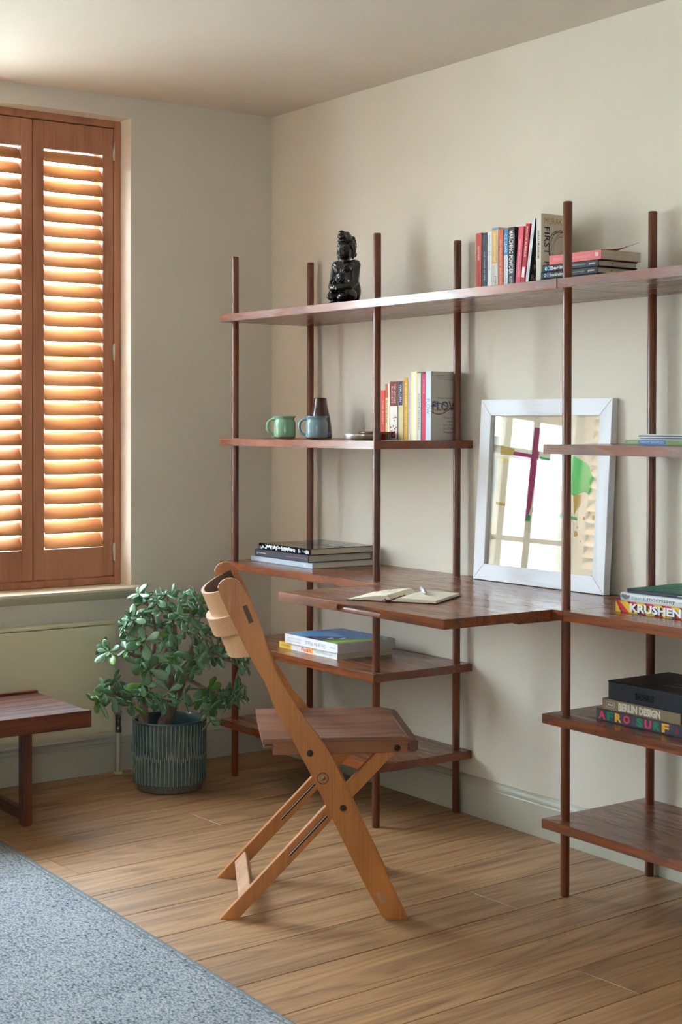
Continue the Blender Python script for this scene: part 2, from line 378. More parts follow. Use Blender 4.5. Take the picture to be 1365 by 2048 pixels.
# ------------------------------------------------------------------ street outside
g = thing('terrace_building', 'pale rendered terrace across the street seen only through the window glass', 'building', (-9, -4, -4))
FAC = mat('render_white', lin(235, 232, 226), .8); WDK = mat('far_glass', lin(70, 80, 90), .1)
bm = bmesh.new(); bx(bm, -4, 0, -16, 16, 0, 7.2); bx(bm, -4.1, .15, -16.1, 16.1, 7.2, 7.5); bx(bm, 0, .08, -16, 16, 3.6, 3.8)
obj('facade', bm, FAC, g)
for i in range(10):
    for z in (1.0, 4.5):
        y = -14+i*3; f = obj('window', B(0.0, .06, y-.55, y+.55, z, z+1.8), P(225, 222, 215), g)
        obj('pane', B(.055, .075, y-.45, y+.45, z+.1, z+1.7), WDK, f)
struct('street_ground', B(-9, -.3, -24, 16, -4.2, -4.0), mat('street', (.22, .22, .22, 1), .9))  # street surface below the windows

# ------------------------------------------------------------------ radiator and pipe
rd = thing('radiator', 'cream flat panel radiator on the wall under the shuttered window', 'radiator', (.06, -1.33, .14))
def rel(bm, o): bm.transform(Matrix.Translation(-o.location)); return bm
ry0, ry1 = -1.93, -.716
obj('front_panel', rel(B(.062, .080, ry0, ry1, .150, .564, bev=.005, seg=3), rd), RAD, rd, True)
obj('raised_face', rel(B(.078, .084, ry0+.012, ry1-.012, .163, .551, bev=.003, seg=2), rd), RAD, rd, True)
obj('rear_panel', rel(B(.022, .034, ry0, ry1, .155, .560, bev=.004, seg=2), rd), RAD, rd, True)
bm = bmesh.new()
for i in range(40):
    y = ry0+.03+i*(ry1-ry0-.06)/39; bx(bm, .034, .062, y-.002, y+.002, .17, .55)
obj('convector_fins', rel(bm, rd), RAD, rd)['kind'] = 'stuff'
for ya in (-1.7, -.98): obj('bracket', rel(B(0.001, .022, ya, ya+.04, .2, .5), rd), STEEL, rd)
pp = thing('radiator_pipe', 'thin cream pipe with chrome valve rising beside the radiator', 'pipe', (.045, -.690, 0))
obj('pipe', CY((0, 0, 0), (0, 0, .165), .0085), RAD, pp, True)
bm = bmesh.new(); cyl(bm, (0, 0, .150), (0, 0, .172), .013, n=6); cyl(bm, (0, 0, .172), (0, 0, .200), .010); cyl(bm, (0, 0, .2), (0, 0, .212), .013, .009); cyl(bm, (0, 0, .212), (0, 0, .222), .006)
cyl(bm, (0, .0, .186), (0, -.030, .186), .009); cyl(bm, (0, -.012, .186), (0, -.024, .186), .0135, n=6)
obj('valve_body', bm, DSTEEL, pp, True)
bm = bmesh.new(); cyl(bm, (-.014, 0, .224), (.014, 0, .224), .004); cyl(bm, (0, -.014, .224), (0, .014, .224), .004); cyl(bm, (0, 0, .219), (0, 0, .229), .008)
obj('valve_handle', bm, STEEL, pp, True)
obj('floor_collar', CY((0, 0, .0), (0, 0, .006), .016), RAD, pp, True)

# ------------------------------------------------------------------ shelving
PX = [.3219, 1.1768, 2.0327, 2.888]; YB, YF = -.0356, -.3621; OV = .04
Z = dict(top=1.6619, mid=1.2190, desk=.7765, low=.4910, bot=.2060); T = .0258
sh = thing('shelving_unit', 'dark oak shelving system with round poles and pull-out desk along the wall', 'shelving', (0, 0, 0))
pole_me = None
for x in PX:
    for y in (YB, YF):
        if pole_me is None:
            bm = bmesh.new(); lathe(bm, [(.0105, 0), (.0118, .001), (.0125, .003), (.0125, 1.867), (.0115, 1.8695), (.010, 1.870)], 24)
            o = obj('pole', bm, POLE, sh, True); o.location = (x, y, 0); pole_me = o.data
        else: link('pole', pole_me, sh, (x, y, 0))
y0, y1 = YF-OV, -.0015
def board(x0, x1, z, ya=y0, yb=y1, m=SHELF, name='shelf'):
    c = Vector(((x0+x1)/2, (ya+yb)/2, z))
    o = obj(name, B(x0-c.x, x1-c.x, ya-c.y, yb-c.y, -T, 0, bev=.0012, seg=2), m, sh); o.location = c; return o
xa, xb, xc, xd = PX[0]-OV, PX[1]+OV, PX[2]-.05, PX[3]+OV
board(xa, 2.034, Z['top']); board(2.035, xd, Z['top'])
board(xa, xb, Z['mid']); board(xc, xd, Z['mid'])
board(xa, xb+.002, Z['desk']); board(xb+.0025, 2.062, Z['desk']); board(2.0625, xd, Z['desk'])
board(xa, xb, Z['low']); board(xc, xd, Z['low'])
board(xa, xb, Z['bot']); board(xc, xd, Z['bot'])
# pull-out leaf with scooped grip
leaf = board(1.250, 2.022, Z['desk'], -.776, -.4035, SHELFD, 'desk_leaf')
bm = bmesh.new(); g0, g1 = 1.548, 1.752; gx0, gx1 = g0-leaf.location.x, g1-leaf.location.x; gy = -.776-leaf.location.y
prof = 14; rr = .0088; rings = []
xs = [(gx0, .02)]+[(gx0+rr*(1-math.cos(t)), math.sin(t)) for t in (.5, .9, 1.3)]+[(gx0+rr, 1), (gx1-rr, 1)]+[(gx1-rr*(1-math.cos(t)), math.sin(t)) for t in (1.3, .9, .5)]+[(gx1, .02)]
for x, s in xs:
    rings.append([bm.verts.new((x, gy+math.cos(2*PI*k/prof)*rr*max(s, .05)*1.15, -.0145+math.sin(2*PI*k/prof)*rr*max(s, .05))) for k in range(prof)])
for a, b in zip(rings, rings[1:]):
    for k in range(prof): bm.faces.new([a[k], a[(k+1) % prof], b[(k+1) % prof], b[k]])
bm.faces.new(rings[0][::-1]); bm.faces.new(rings[-1])
bmesh.ops.recalc_face_normals(bm, faces=bm.faces)
cut = obj('grip_cutter', bm, SHELFD)
cut.location = leaf.location
md = leaf.modifiers.new('grip', 'BOOLEAN'); md.operation = 'DIFFERENCE'; md.object = cut; md.solver = 'EXACT'
bpy.context.view_layer.update()
me = bpy.data.meshes.new_from_object(leaf.evaluated_get(bpy.context.evaluated_depsgraph_get()))
leaf.modifiers.clear(); leaf.data = me; bpy.data.objects.remove(cut)
# runners and support rails under the leaf
for x in (1.985, 1.275):
    o = obj('runner', B(-.012, .012, -.50, -.05, -.010, 0, bev=.002), SHELF, sh); o.location = (x, 0, Z['desk']-T)
o = obj('support_rail', B(-.06, .06, -.39, -.33, -.010, 0), SHELF, sh); o.location = (1.93, 0, Z['desk']-T-.0)

# ------------------------------------------------------------------ books
def book(label, loc, L, W_, T_, cover, lying=True, rotz=0, lean=0, pages=PAGE, hard=True, group=None, spine=None, kind='book', cov=.0012):
    """local: spine face at y=0 looking to -y, text direction +x, thickness +z. Standing books get x -> down."""
    b = thing('book', label, kind, loc, 0, group)
    if lying: b.rotation_euler = (0, 0, rotz); ox = 0
    else:
        b.rotation_euler = (Matrix.Rotation(lean, 4, 'Y') @ Matrix.Rotation(PI/2, 4, 'Y')).to_euler(); ox = -L
        if lean: b['_'] = 0; del b['_']
    b['ox'] = ox
    z0 = -T_ if (not lying) else 0      # standing: right edge of the foot is the pivot
    c = .0022 if hard else .0007; ins = .003 if hard else .0004
    bm = bmesh.new()
    bx(bm, ox, ox+L, 0, W_, z0, z0+c, bev=c*.3); bx(bm, ox, ox+L, 0, W_, z0+T_-c, z0+T_, bev=c*.3)
    bx(bm, ox, ox+L, 0, c, z0+c*.5, z0+T_-c*.5)
    o = obj('cover', bm, spine or cover, b)
    obj('pages', B(ox+ins, ox+L-ins, c, W_-ins, z0+c, z0+T_-c), pages, b)
    b['z0'] = z0; b['L'] = L; b['T'] = T_; b['W'] = W_
    return b
def sp_text(b, s, x0, x1, m, h=.6, zc=.5, bold=0., flip=False):
    """lettering on the spine between fractions x0..x1 of its length"""
    L, T_, z0, ox = b['L'], b['T'], b['z0'], b['ox']
    sgn = -1 if flip else 1
    return lettering(s, b, (ox+L*(x0+x1)/2, -.0004, z0+T_*zc), (sgn, 0, 0), (0, 0, sgn), abs(x1-x0)*L, T_*h, m, bold)
def sp_patch(b, x0, x1, m, z0f=0, z1f=1, name='spine_panel', e=.0002):
    L, T_, z0, ox = b['L'], b['T'], b['z0'], b['ox']
    return patch(name, b, [(ox+L*x0, -e, z0+T_*z0f), (ox+L*x1, -e, z0+T_*z0f), (ox+L*x1, -e, z0+T_*z1f), (ox+L*x0, -e, z0+T_*z1f)], m)
def cv_text(b, s, x0, x1, y0f, y1f, m, bold=0., rot=False):
    """lettering on the front cover (+z face). rot: standing book read upright"""
    L, T_, z0, ox, W_ = b['L'], b['T'], b['z0'], b['ox'], b['W']
    cx, cy = ox+L*(x0+x1)/2, W_*(y0f+y1f)/2
    if rot: return lettering(s, b, (cx, cy, z0+T_+.0003), (0, 1, 0), (-1, 0, 0), (y1f-y0f)*W_, (x1-x0)*L, m, bold)
    return lettering(s, b, (cx, cy, z0+T_+.0003), (1, 0, 0), (0, 1, 0), (x1-x0)*L, (y1f-y0f)*W_, m, bold)
def cv_patch(b, pts, m, e=.0002, name='cover_print'):
    L, T_, z0, ox, W_ = b['L'], b['T'], b['z0'], b['ox'], b['W']
    return patch(name, b, [(ox+L*x, W_*y, z0+T_+e) for x, y in pts], m)
ZT, ZM, ZD, ZL = Z['top']+.0004, Z['mid']+.0004, Z['desk']+.0004, Z['low']+.0004

# --- top shelf, standing row (spines face the room)
GE = 'paperbacks standing on the top shelf'
def stand(label, x0, x1, h, yf, dep, z, cover, lean=0, group=None, **k):
    return book(label, (x1, yf, z), h, dep, x1-x0, cover, lying=False, lean=math.radians(lean), group=group, **k)
yE = -.170; soft = dict(hard=False)
b = stand('slim orange-red paperback, leftmost book on the top shelf', 1.427, 1.453, .196, yE, .125, ZT, P(196, 62, 40), group=GE, **soft)
sp_text(b, 'NAOMI KLEIN', .20, .42, WHITE, .3); sp_text(b, 'THIS CHANGES EVERYTHING', .45, .95, P(90, 30, 24), .3)
b = stand('navy paperback with a white box at its spine foot, top shelf', 1.456, 1.480, .194, yE, .125, ZT, P(26, 38, 60), group=GE, **soft)
sp_patch(b, .86, .94, WHITE, .1, .9); sp_text(b, 'THE ORDER OF TIME', .30, .75, P(150, 160, 175), .25); sp_text(b, 'o', .88, .92, P(220, 90, 40), .4)
b = stand('white paperback with grey lettering and red oval beside the navy one, top shelf', 1.4815, 1.502, .194, yE, .125, ZT, P(226, 226, 224), group=GE, **soft)
sp_text(b, 'Nature Cure & Conversations', .05, .60, P(110, 110, 115), .35); sp_text(b, 'O', .85, .92, P(190, 50, 40), .55, bold=.02)
b = stand('gold over cream paperback, fourth from the left on the top shelf', 1.503, 1.5305, .205, yE, .125, ZT, P(222, 214, 198), group=GE, **soft)
sp_patch(b, .035, .53, P(214, 168, 84), 0, .85); sp_patch(b, 0, .035, P(130, 170, 200)); sp_patch(b, .035, 1, P(186, 196, 196), .85, 1); sp_text(b, 'LEARNED OPTIMISM', .08, .50, P(240, 226, 190), .34, .42); sp_text(b, 'MARTIN E.', .72, .97, P(90, 90, 90), .25, .6); sp_text(b, 'SELIGMAN', .55, .8, P(150, 150, 150), .25, .3)
b = stand('burnt orange paperback with pale lettering, between gold and blue books', 1.5325, 1.554, .196, yE, .125, ZT, P(206, 92, 52), group=GE, **soft)
sp_text(b, 'BEN GOLDACRE  BAD SCIENCE', .16, .92, P(246, 214, 190), .3)
b = stand('paperback with blue upper and white lower spine beside the thick black one', 1.5565, 1.575, .195, yE, .125, ZT, P(222, 226, 230), group=GE, **soft)
sp_patch(b, 0, .40, P(44, 134, 190)); sp_text(b, 'C.S. LEWIS', .07, .36, WHITE, .5); sp_text(b, 'A GRIEF OBSERVED', .45, .92, P(130, 160, 180), .3)
b = stand('thick black paperback with large white capitals on its spine, top shelf', 1.577, 1.6045, .199, yE, .125, ZT, P(40, 40, 42), group=GE, **soft)
sp_text(b, 'MARCHING POWDER', .05, .70, WHITE, .62, .45, bold=.01); sp_text(b, 'RUSTY YOUNG', .74, .99, WHITE, .4, .4); sp_patch(b, .10, .32, P(120, 110, 108), .82, 1)
b = stand('pink paperback leaning right beside the black one, top shelf', 1.606, 1.628, .197, yE, .125, ZT, P(222, 84, 104), 5.0, group=GE, **soft)
sp_text(b, 'DAVID MCCULLOUGH', .2, .75, P(250, 200, 205), .28)
b = stand('crimson paperback leaning right with a white figure on its spine, top shelf', 1.6285, 1.6455, .203, yE, .125, ZT, P(190, 30, 44), 7.4, group=GE, **soft)
sp_text(b, 'MARCUS AURELIUS', .05, .48, WHITE, .4)
sp_patch(b, .63, .78, P(245, 235, 232), .1, .75)
b = stand('leaning book with white spine and black cover, next to the tall cream hardback', 1.6475, 1.6612, .217, yE, .125, ZT, P(226, 228, 232), 9.2, group=GE, spine=P(226, 228, 232))
cv_patch(b, [(0, 0), (1, 0), (1, 1), (0, 1)], P(34, 32, 32)); sp_text(b, 'HARUKI MURAKAMI  Novel Explorer', .2, .85, P(150, 160, 180), .4)
cv_text(b, 'O', .50, .57, .12, .24, P(200, 190, 160), rot=True); cv_text(b, 'N', .62, .69, .12, .24, P(200, 190, 160), rot=True); cv_text(b, 'RA', .76, .83, .08, .3, P(200, 190, 160), rot=True)
b = stand('tall cream hardback with gold capitals and looping line drawing, top shelf', 1.6985, 1.7205, .2265, yE, .125, ZT, P(222, 214, 196), group=GE)
sp_text(b, 'HARUKI MURAKAMI', .22, .58, INK, .42, bold=.01)
cv_text(b, 'MURAKAMI', .05, .135, .10, 1.5*.63, P(196, 146, 64), rot=True)
cv_text(b, 'FIRST', .17, .53, .10, .27, P(30, 28, 26), bold=.005)
def loops(b, cx, cy, sizes, m):
    L, W_, T_, z0, ox = b['L'], b['W'], b['T'], b['z0'], b['ox']; bm = bmesh.new()
    for k, (rx, ry, rot, dx, dy) in enumerate(sizes):
        prev = None; N = 28
        for i in range(N+1):
            t = 2*PI*i/N; q = []
            for s in (1, .975):
                x = math.cos(t)*rx*s; y = math.sin(t)*ry*s
                X = L*cx+dx+x*math.cos(rot)-y*math.sin(rot); Y = W_*cy+dy+x*math.sin(rot)+y*math.cos(rot)
                Y = min(max(Y, .002), W_-.002); q.append(bm.verts.new((ox+X, Y, z0+T_+.0004+k*.00001)))
            if prev: bm.faces.new([prev[0], q[0], q[1], prev[1]])
            prev = q
    return obj('line_drawing', bm, m, b)
loops(b, .5, .62, [(.05, .03, 0, 0, 0), (.055, .035, .3, -.01, .0), (.06, .045, .6, -.012, .005), (.065, .05, .2, .0, .005), (.07, .04, -.3, .004, 0), (.048, .05, .9, -.02, 0)], P(60, 50, 40))
cv_patch(b, [(.72+.07*math.cos(t), .40+.14*math.sin(t)) for t in [2*PI*i/16 for i in range(16)]], P(168, 116, 50), .0006)
cv_text(b, 'PERSON', .62, .95, .10, .27, P(30, 28, 26), bold=.005)
cv_text(b, 'SINGULAR', .17, .75, .74, .92, P(30, 28, 26), bold=.005)

# --- top shelf, lying stack
GS = 'black travel guides stacked on the top shelf'
x = 1.845; z = ZT
for i, (nm, lab, dx) in enumerate((('Barcelona', 'black guide reading Barcelona at the bottom of the top shelf stack', -.003), ('Stockholm', 'black guide reading Stockholm, second up in the top shelf stack', 0.0), ('Berlin', 'black guide reading Berlin, third up in the top shelf stack', .004))):
    b = book(lab, (x+dx, -.285, z), .222, .150, .0182, P(26, 27, 32), group=GS, pages=PAGED)
    sp_text(b, nm, .16, .40, WHITE, .5, bold=.012); sp_text(b, 'o', .055, .10, P(150, 200, 220), .6, bold=.03); sp_text(b, 'O', .105, .155, P(90, 150, 200), .6, bold=.03)
    sp_text(b, 'the monocle travel guide', .55, .78, P(190, 190, 195), .35); sp_text(b, 'gestalten', .84, .95, WHITE, .42, bold=.01)
    patch('page_mark', b, [(.2222, .05, .008), (.2222, .056, .008), (.2222, .056, .010), (.2222, .05, .010)], BLACK)
    z += .0184
b = book('salmon pink paperback with lifted cover on top of the black guides', (1.879, -.285, z), .203, .150, .0255, P(224, 112, 112), hard=False, pages=PAGED)
sp_text(b, 'SIMON READY', .08, .25, P(240, 170, 165), .4); sp_text(b, 'Homo Americanus and the', .42, .80, P(240, 160, 160), .35); sp_patch(b, .885, .945, P(250, 225, 220), .35, .75); sp_text(b, 'P', .90, .93, P(224, 112, 112), .25, .55)
bm = bmesh.new(); prev = None
for i in range(13):      # curled front cover, lifting towards the open side
    s = i/12; q = [bm.verts.new((.0, s*.148, .0258+.002*s)), bm.verts.new((.203, s*.150, .0258+.0*s+.030*s*s)), bm.verts.new((.100, s*.149, .0258+.010*s*s))]
    if prev:
        for a, c in ((0, 2), (2, 1)): bm.faces.new([prev[a], prev[c], q[c], q[a]])
    prev = q
bmesh.ops.solidify(bm, geom=list(bm.faces), thickness=.0006)
obj('lifted_cover', bm, P(208, 96, 84), b)

# --- middle shelf row
GF = 'books standing on the middle left shelf'; yF = -.134; s_ = -.0135
def sF(label, x0, x1, h, cover, **k): return stand(label, x0+s_, x1+s_, h, yF, .128, ZM, cover, group=GF, hard=False, **k)
b = sF('short coral red paperback, nearest the front pole on the middle shelf', .906, .9285, .166, P(222, 74, 60)); sp_text(b, 'THE BODY', .2, .7, P(250, 190, 170), .3)
b = sF('tan and cream paperback beside the coral red one', .931, .9545, .187, P(226, 196, 132)); sp_patch(b, 0, .25, P(190, 96, 60), 0, .6); sp_patch(b, .0, 1, P(240, 236, 220), .62, 1); sp_text(b, 'FOOD RULES', .3, .7, P(120, 80, 50), .4, .3)
b = sF('white paperback with maroon top and red floral foot', .957, .9975, .194, P(236, 230, 220)); sp_patch(b, 0, .42, P(134, 34, 44)); sp_text(b, 'THE HISTORY', .04, .38, P(236, 220, 200), .26, .66); sp_text(b, 'BURNETT', .08, .38, P(236, 220, 200), .22, .3)
sp_patch(b, .86, .97, P(170, 50, 60), .15, .72); sp_text(b, 'O', .885, .945, P(250, 240, 235), .3, .43, bold=.03)
bm = bmesh.new()
for i in range(16):
    cx = -.194*(.42-random.random()*.32)-.0; cz = -.0405*(random.random()*.8+.1); r = random.uniform(.0015, .0035)
    bm.faces.new([bm.verts.new((cx+r*math.cos(t), -.0003, cz+r*math.sin(t))) for t in (0, 1.05, 2.1, 3.14, 4.19, 5.24)])
obj('floral_print', bm, P(160, 40, 50), b)
b = sF('cream book with a dark purple top panel', 1.0, 1.0305, .194, P(218, 200, 150)); sp_patch(b, 0, .41, P(62, 50, 100), .15, .85); sp_patch(b, 0, 1, P(50, 40, 36), 0, .12); sp_text(b, 'WALDEN', .05, .35, WHITE, .35)
b = sF('narrow golden yellow paperback in the middle shelf row', 1.033, 1.0545, .205, P(220, 162, 52)); sp_text(b, 'A NEW EARTH', .08, .46, P(252, 232, 170), .5); sp_text(b, 'ECKHART TOLLE', .52, .94, P(246, 214, 130), .4)
b = sF('pale grey paperback beside the golden yellow one', 1.0560, 1.0705, .210, P(206, 206, 194)); sp_text(b, 'THE POWER OF NOW', .2, .8, P(150, 160, 170), .4)
b = sF('tall cream yellow book in the middle shelf row', 1.0715, 1.1035, .224, P(244, 232, 176)); sp_patch(b, 0, 1, P(250, 246, 226), .35, .75)
b = sF('white book with blue vertical lettering, beside the tall cream one', 1.1045, 1.1235, .219, P(232, 226, 212)); sp_text(b, 'ASSUME NOTHING', .3, .85, P(40, 120, 170), .5)
b = sF('thin dark brown book next to the bright pink one', 1.1240, 1.1300, .212, P(70, 30, 34))
b = sF('bright pink book beside the large grey lettered cover', 1.1305, 1.1482, .216, P(226, 56, 98)); sp_text(b, 'DRIVE', .1, .3, P(250, 180, 190), .4)
b = sF('grey paperback showing its lettered front cover, rightmost on the middle shelf', 1.1495, 1.1765, .2235, P(204, 200, 190))
sp_patch(b, 0, 1, P(214, 224, 232)); sp_text(b, 'FLOW', .40, .62, P(150, 170, 190), .75, bold=.02)
cv_text(b, 'FLOW', .43, .575, .04, .92, P(96, 98, 104), bold=.03, rot=True); cv_text(b, 'Mihaly Csikszentmihalyi', .375, .405, .22, .96, INK, rot=True)
for i, t in enumerate(('The classic', 'work', 'on how to', 'achieve')): cv_text(b, t, .655+i*.052, .69+i*.052, .58-.13*(i in (0, 2, 3))-.05, .98-.12*(i == 1), P(120, 120, 120), rot=True)
cv_text(b, 'happiness', .865, .905, .42, .98, P(170, 20, 50), bold=.01, rot=True)
cv_text(b, "'A wonderful treatise on the art of", .045, .065, .16, .95, P(70, 70, 70), rot=True); cv_text(b, 'living it well, as it should be', .075, .095, .2, .9, P(70, 70, 70), rot=True); cv_text(b, 'Good Housekeeping', .105, .122, .25, .7, INK, rot=True)
def ribbon(b, pts, wd, m, e):
    L, W_, T_, z0, ox = b['L'], b['W'], b['T'], b['z0'], b['ox']; bm = bmesh.new(); prev = None
    for x, y in pts:
        q = [bm.verts.new((ox+L*x, W_*y, z0+T_+e)), bm.verts.new((ox+L*(x+wd), W_*y, z0+T_+e))]
        if prev: bm.faces.new([prev[0], prev[1], q[1], q[0]])
        prev = q
    obj('cover_ribbon', bm, m, b)
for amp, ph, c, o_ in ((.045, 0, (70, 84, 150), .50), (-.03, .4, (200, 160, 80), .53), (-.045, 0, (120, 50, 110), .57)):
    ribbon(b, [(o_-amp*math.sin(ph+2*PI*t/16), t/16) for t in range(17)], .014, P(*c), .0006+o_*.0002)

# --- desk, left stack
b = book('pale blue-grey hardback at the bottom of the desk stack', (.335, -.303, ZD), .396, .262, .0183, P(172, 184, 194), pages=PAGE)
sp_text(b, 'Cabins', .06, .14, WHITE, .4); sp_text(b, 'II', .87, .89, WHITE, .4)
b = book('charcoal hardback in the middle of the desk stack', (.361, -.303, ZD+.0186), .345, .268, .0262, P(62, 64, 72), pages=PAGED)
sp_text(b, 'Phaidon', .04, .07, WHITE, .3); sp_text(b, 'Modernism Rising', .08, .22, WHITE, .24); sp_text(b, 'Twentieth-Century World Architecture', .58, .91, P(200, 110, 140), .26); sp_text(b, 'o', .945, .958, P(226, 110, 140), .28, bold=.03)
b = book('glossy black and white photo book topping the desk stack', (.392, -.305, ZD+.0451), .331, .280, .0225, P(24, 25, 28, .12), pages=PAGED)
sp_text(b, "Wright's Land", .13, .60, WHITE, .62, .6, bold=.05)
bm = bmesh.new()
for i in range(70):
    x = random.random()*.32; h = random.uniform(.001, .006); bx(bm, x, x+random.uniform(.002, .009), -.0006, -.0003, .003+random.random()*.008, .006+random.random()*.008+h)
obj('spine_photo_print', bm, P(214, 222, 228), b)['kind'] = 'stuff'
for i in range(7):
    x = .05+.12*i; y = random.random()*.5; cv_patch(b, [(x, y), (x+.05+random.random()*.1, y+.1), (x+.1, y+.4*random.random()+.15), (x+.02, y+.3)], P(96, 100, 108, .12), .0003+i*.00004)
# --- lower shelf stack
b = book('white book with yellow spine end, lying under the blue sky cover', (.558, -.325, ZL), .352, .228, .0218, P(240, 238, 232), hard=False, pages=PAGE)
sp_patch(b, 0, .215, P(246, 206, 96)); sp_text(b, 'ARTIST BOOK SERIES', .04, .19, P(150, 120, 50), .28); sp_text(b, 'flash', .39, .565, P(222, 40, 60), .62, .5, bold=.015); sp_patch(b, .48, .60, P(250, 190, 110), .1, .9); sp_text(b, 'Tobias Rehberger', .62, .93, P(90, 190, 210), .45)
cv_patch(b, [(0, 0), (1, 0), (1, 1), (0, 1)], P(230, 110, 60))
b = book('white book with blue sky and green meadow cover on lower shelf', (.603, -.331, ZL+.0222), .318, .239, .0315, P(238, 238, 238), hard=False, pages=P(206, 204, 202))
sp_text(b, 'Out of the Woods', .40, .78, P(150, 152, 158), .45, .45, flip=True); sp_text(b, 'Architecture and Interiors', .04, .32, P(180, 182, 188), .18, .6, flip=True); sp_text(b, 'Built from Wood', .04, .30, P(180, 182, 188), .18, .3, flip=True); sp_text(b, 'gestalten', .86, .96, P(130, 130, 134), .2, .5, flip=True)
cv_patch(b, [(0.0, .0), (1, .0), (1, 1), (0, 1)], P(44, 136, 214, .25), .0003)
cv_patch(b, [(.0, .45), (.0, .0), (.42, 0), (.62, .0), (.55, .52), (.30, .62)], P(84, 166, 230, .25), .0004)
cv_patch(b, [(.30, .02), (.58, .0), (.64, .10), (.88, .52), (.72, .52), (.44, .30)], P(36, 52, 108, .25), .0005)
cv_patch(b, [(.66, .0), (1, 0), (1, 1), (.86, .9), (.80, .52), (.68, .2)], P(112, 156, 62, .25), .0006)
cv_patch(b, [(.80, .0), (.92, 0), (.98, .8), (.90, .7)], P(160, 190, 96, .25), .0007)
for u, v in ((.58, .2), (.66, .34)): cv_patch(b, [(u, v), (u+.05, v), (u+.05, v+.09), (u, v+.09)], P(226, 232, 238), .0008)
cv_patch(b, [(0, 0), (.02, 0), (.02, 1), (0, 1)], P(240, 240, 240), .0009)
# --- desk, right stack
zz = ZD
b = book('book with red and yellow diagonal stripes and white block title', (2.147, -.290, zz), .33, .20, .0300, P(214, 44, 60), rotz=math.radians(2.5), pages=PAGE)
for i in range(12):
    x = (-.01+i*.058)/.33; s = .06
    pts = [(x, 0), (x+.088, 0), (x+.088-.11, 1), (x-.11, 1)]
    pts = [(min(max(a, 0), 1), c) for a, c in pts]
    L_, T_ = .33, .030
    if pts[1][0]-pts[0][0] > .004 or pts[2][0]-pts[3][0] > .004:
        patch('stripe', b, [(a*L_, -.0003, c*T_) for a, c in pts], P(236, 190, 40))
        e = .006; patch('stripe_black_line', b, [(min(max(a, 0), 1)*L_, -.0002, c*T_) for a, c in [(x+.086, 0), (x+.100, 0), (x-.010, 1), (x-.024, 1)]], INK)  # black line printed along each stripe
o = sp_text(b, 'KRUSHENICK', .160, .885, INK, .78, .46, bold=.05); o.location = (.003, .0001, -.001)
o = sp_text(b, 'KRUSHENICK', .150, .875, WHITE, .74, .5, bold=.04); o.location = (0, -.0004, 0)
b = book('white rounded-spine hardback with blue and grey lettering, middle of desk stack', (2.165, -.288, zz+.0304), .30, .165, .0235, P(226, 230, 232), rotz=math.radians(2.5), pages=PAGE)
bm = bmesh.new(); prism(bm, [(-.004*math.sin(PI*i/8), .0235*i/8) for i in range(9)], 0, .30, 'x')
obj('rounded_spine', bm, P(226, 230, 232), b, True)
for s, x0, x1, c, h, e in (('saint', .13, .29, (120, 176, 206), .42, 0), ('morrissey', .31, .62, (60, 66, 76), .56, -.02), ('mark simpson', .66, .86, (150, 160, 170), .24, 0)):
    o = sp_text(b, s, x0, x1, P(*c), h, .5+e, bold=.0); o.location = (0, -.0045, 0)
bm = bmesh.new()
for cx, cz, r in ((.018, .012, .0075), (.010, .014, .006), (.026, .012, .0055), (.031, .015, .003)):
    bm.faces.new([bm.verts.new((cx+r*math.cos(t), -.0046, cz+r*math.sin(t)*.9)) for t in [2*PI*i/14 for i in range(14)]])
obj('portrait_print', bm, P(130, 132, 134), b)
b = book('dark spined paperback with curled green cover on the desk stack', (2.190, -.292, zz+.0542), .30, .21, .0105, P(44, 52, 66), rotz=math.radians(2.5), hard=False, pages=PAGE)
sp_text(b, 'A DESIGNER LIVING ART', .2, .52, P(90, 100, 116), .35); sp_text(b, 'design exchange', .56, .78, WHITE, .4, bold=.02)
bm = bmesh.new(); N = 12; grid = []
for i in range(N+1):
    row = []
    for j in range(N+1):
        u, v = i/N, j/N; hgt = .034*max(0, v)**2.2*math.exp(-((u-.42)/.20)**2)
        row.append(bm.verts.new((u*.30, v*.21, .0108+hgt)))
    grid.append(row)
for i in range(N):
    for j in range(N): bm.faces.new([grid[i][j], grid[i+1][j], grid[i+1][j+1], grid[i][j+1]])
bmesh.ops.solidify(bm, geom=list(bm.faces), thickness=-.0006)
obj('curled_cover', bm, P(70, 168, 136, .4), b, True)
bm = bmesh.new()
for i in range(2, N):
    for j in range(2, 8):
        if (i+j) % 2 == 0 and i > 3:
            def q(ii, jj): u, v = ii/N, jj/N; return bm.verts.new((u*.30, v*.21, .0114+.034*max(0, v)**2.2*math.exp(-((u-.42)/.20)**2)))
            bm.faces.new([q(i, j), q(i+1, j+.4), q(i+.6, j+.8), q(i-.3, j+.6)])
obj('cover_print', bm, P(150, 170, 168, .2), b)
# --- right low shelf stack
b = book('dark book with big multicoloured block letters, bottom of the right stack', (2.123, -.336, ZL-.002), .300, .235, .0302, P(62, 66, 82), pages=P(214, 206, 190), rotz=0)
b.location.z = ZL
cols = {'A': (222, 60, 90), 'F': (30, 130, 100), 'R': (240, 176, 60), 'O': (222, 60, 90), 'S': (30, 140, 110), 'U': (222, 60, 90), 'r': (30, 130, 100), 'f': (240, 176, 60)}
for i, (ch, cc) in enumerate((('A', 'A'), ('F', 'F'), ('R', 'R'), ('O', 'O'), ('', ''), ('S', 'S'), ('U', 'U'), ('R', 'r'), ('F', 'f'))):
    if ch: x0 = .03+i*.0985-(.045 if i > 4 else 0); sp_text(b, ch, x0, x0+.082, P(*cols[cc]), .76, .5, bold=.055)
sp_text(b, 'db', .925, .965, P(200, 40, 60), .55, .5)
cv_patch(b, [(0, 0), (1, 0), (1, 1), (0, 1)], P(226, 130, 40))
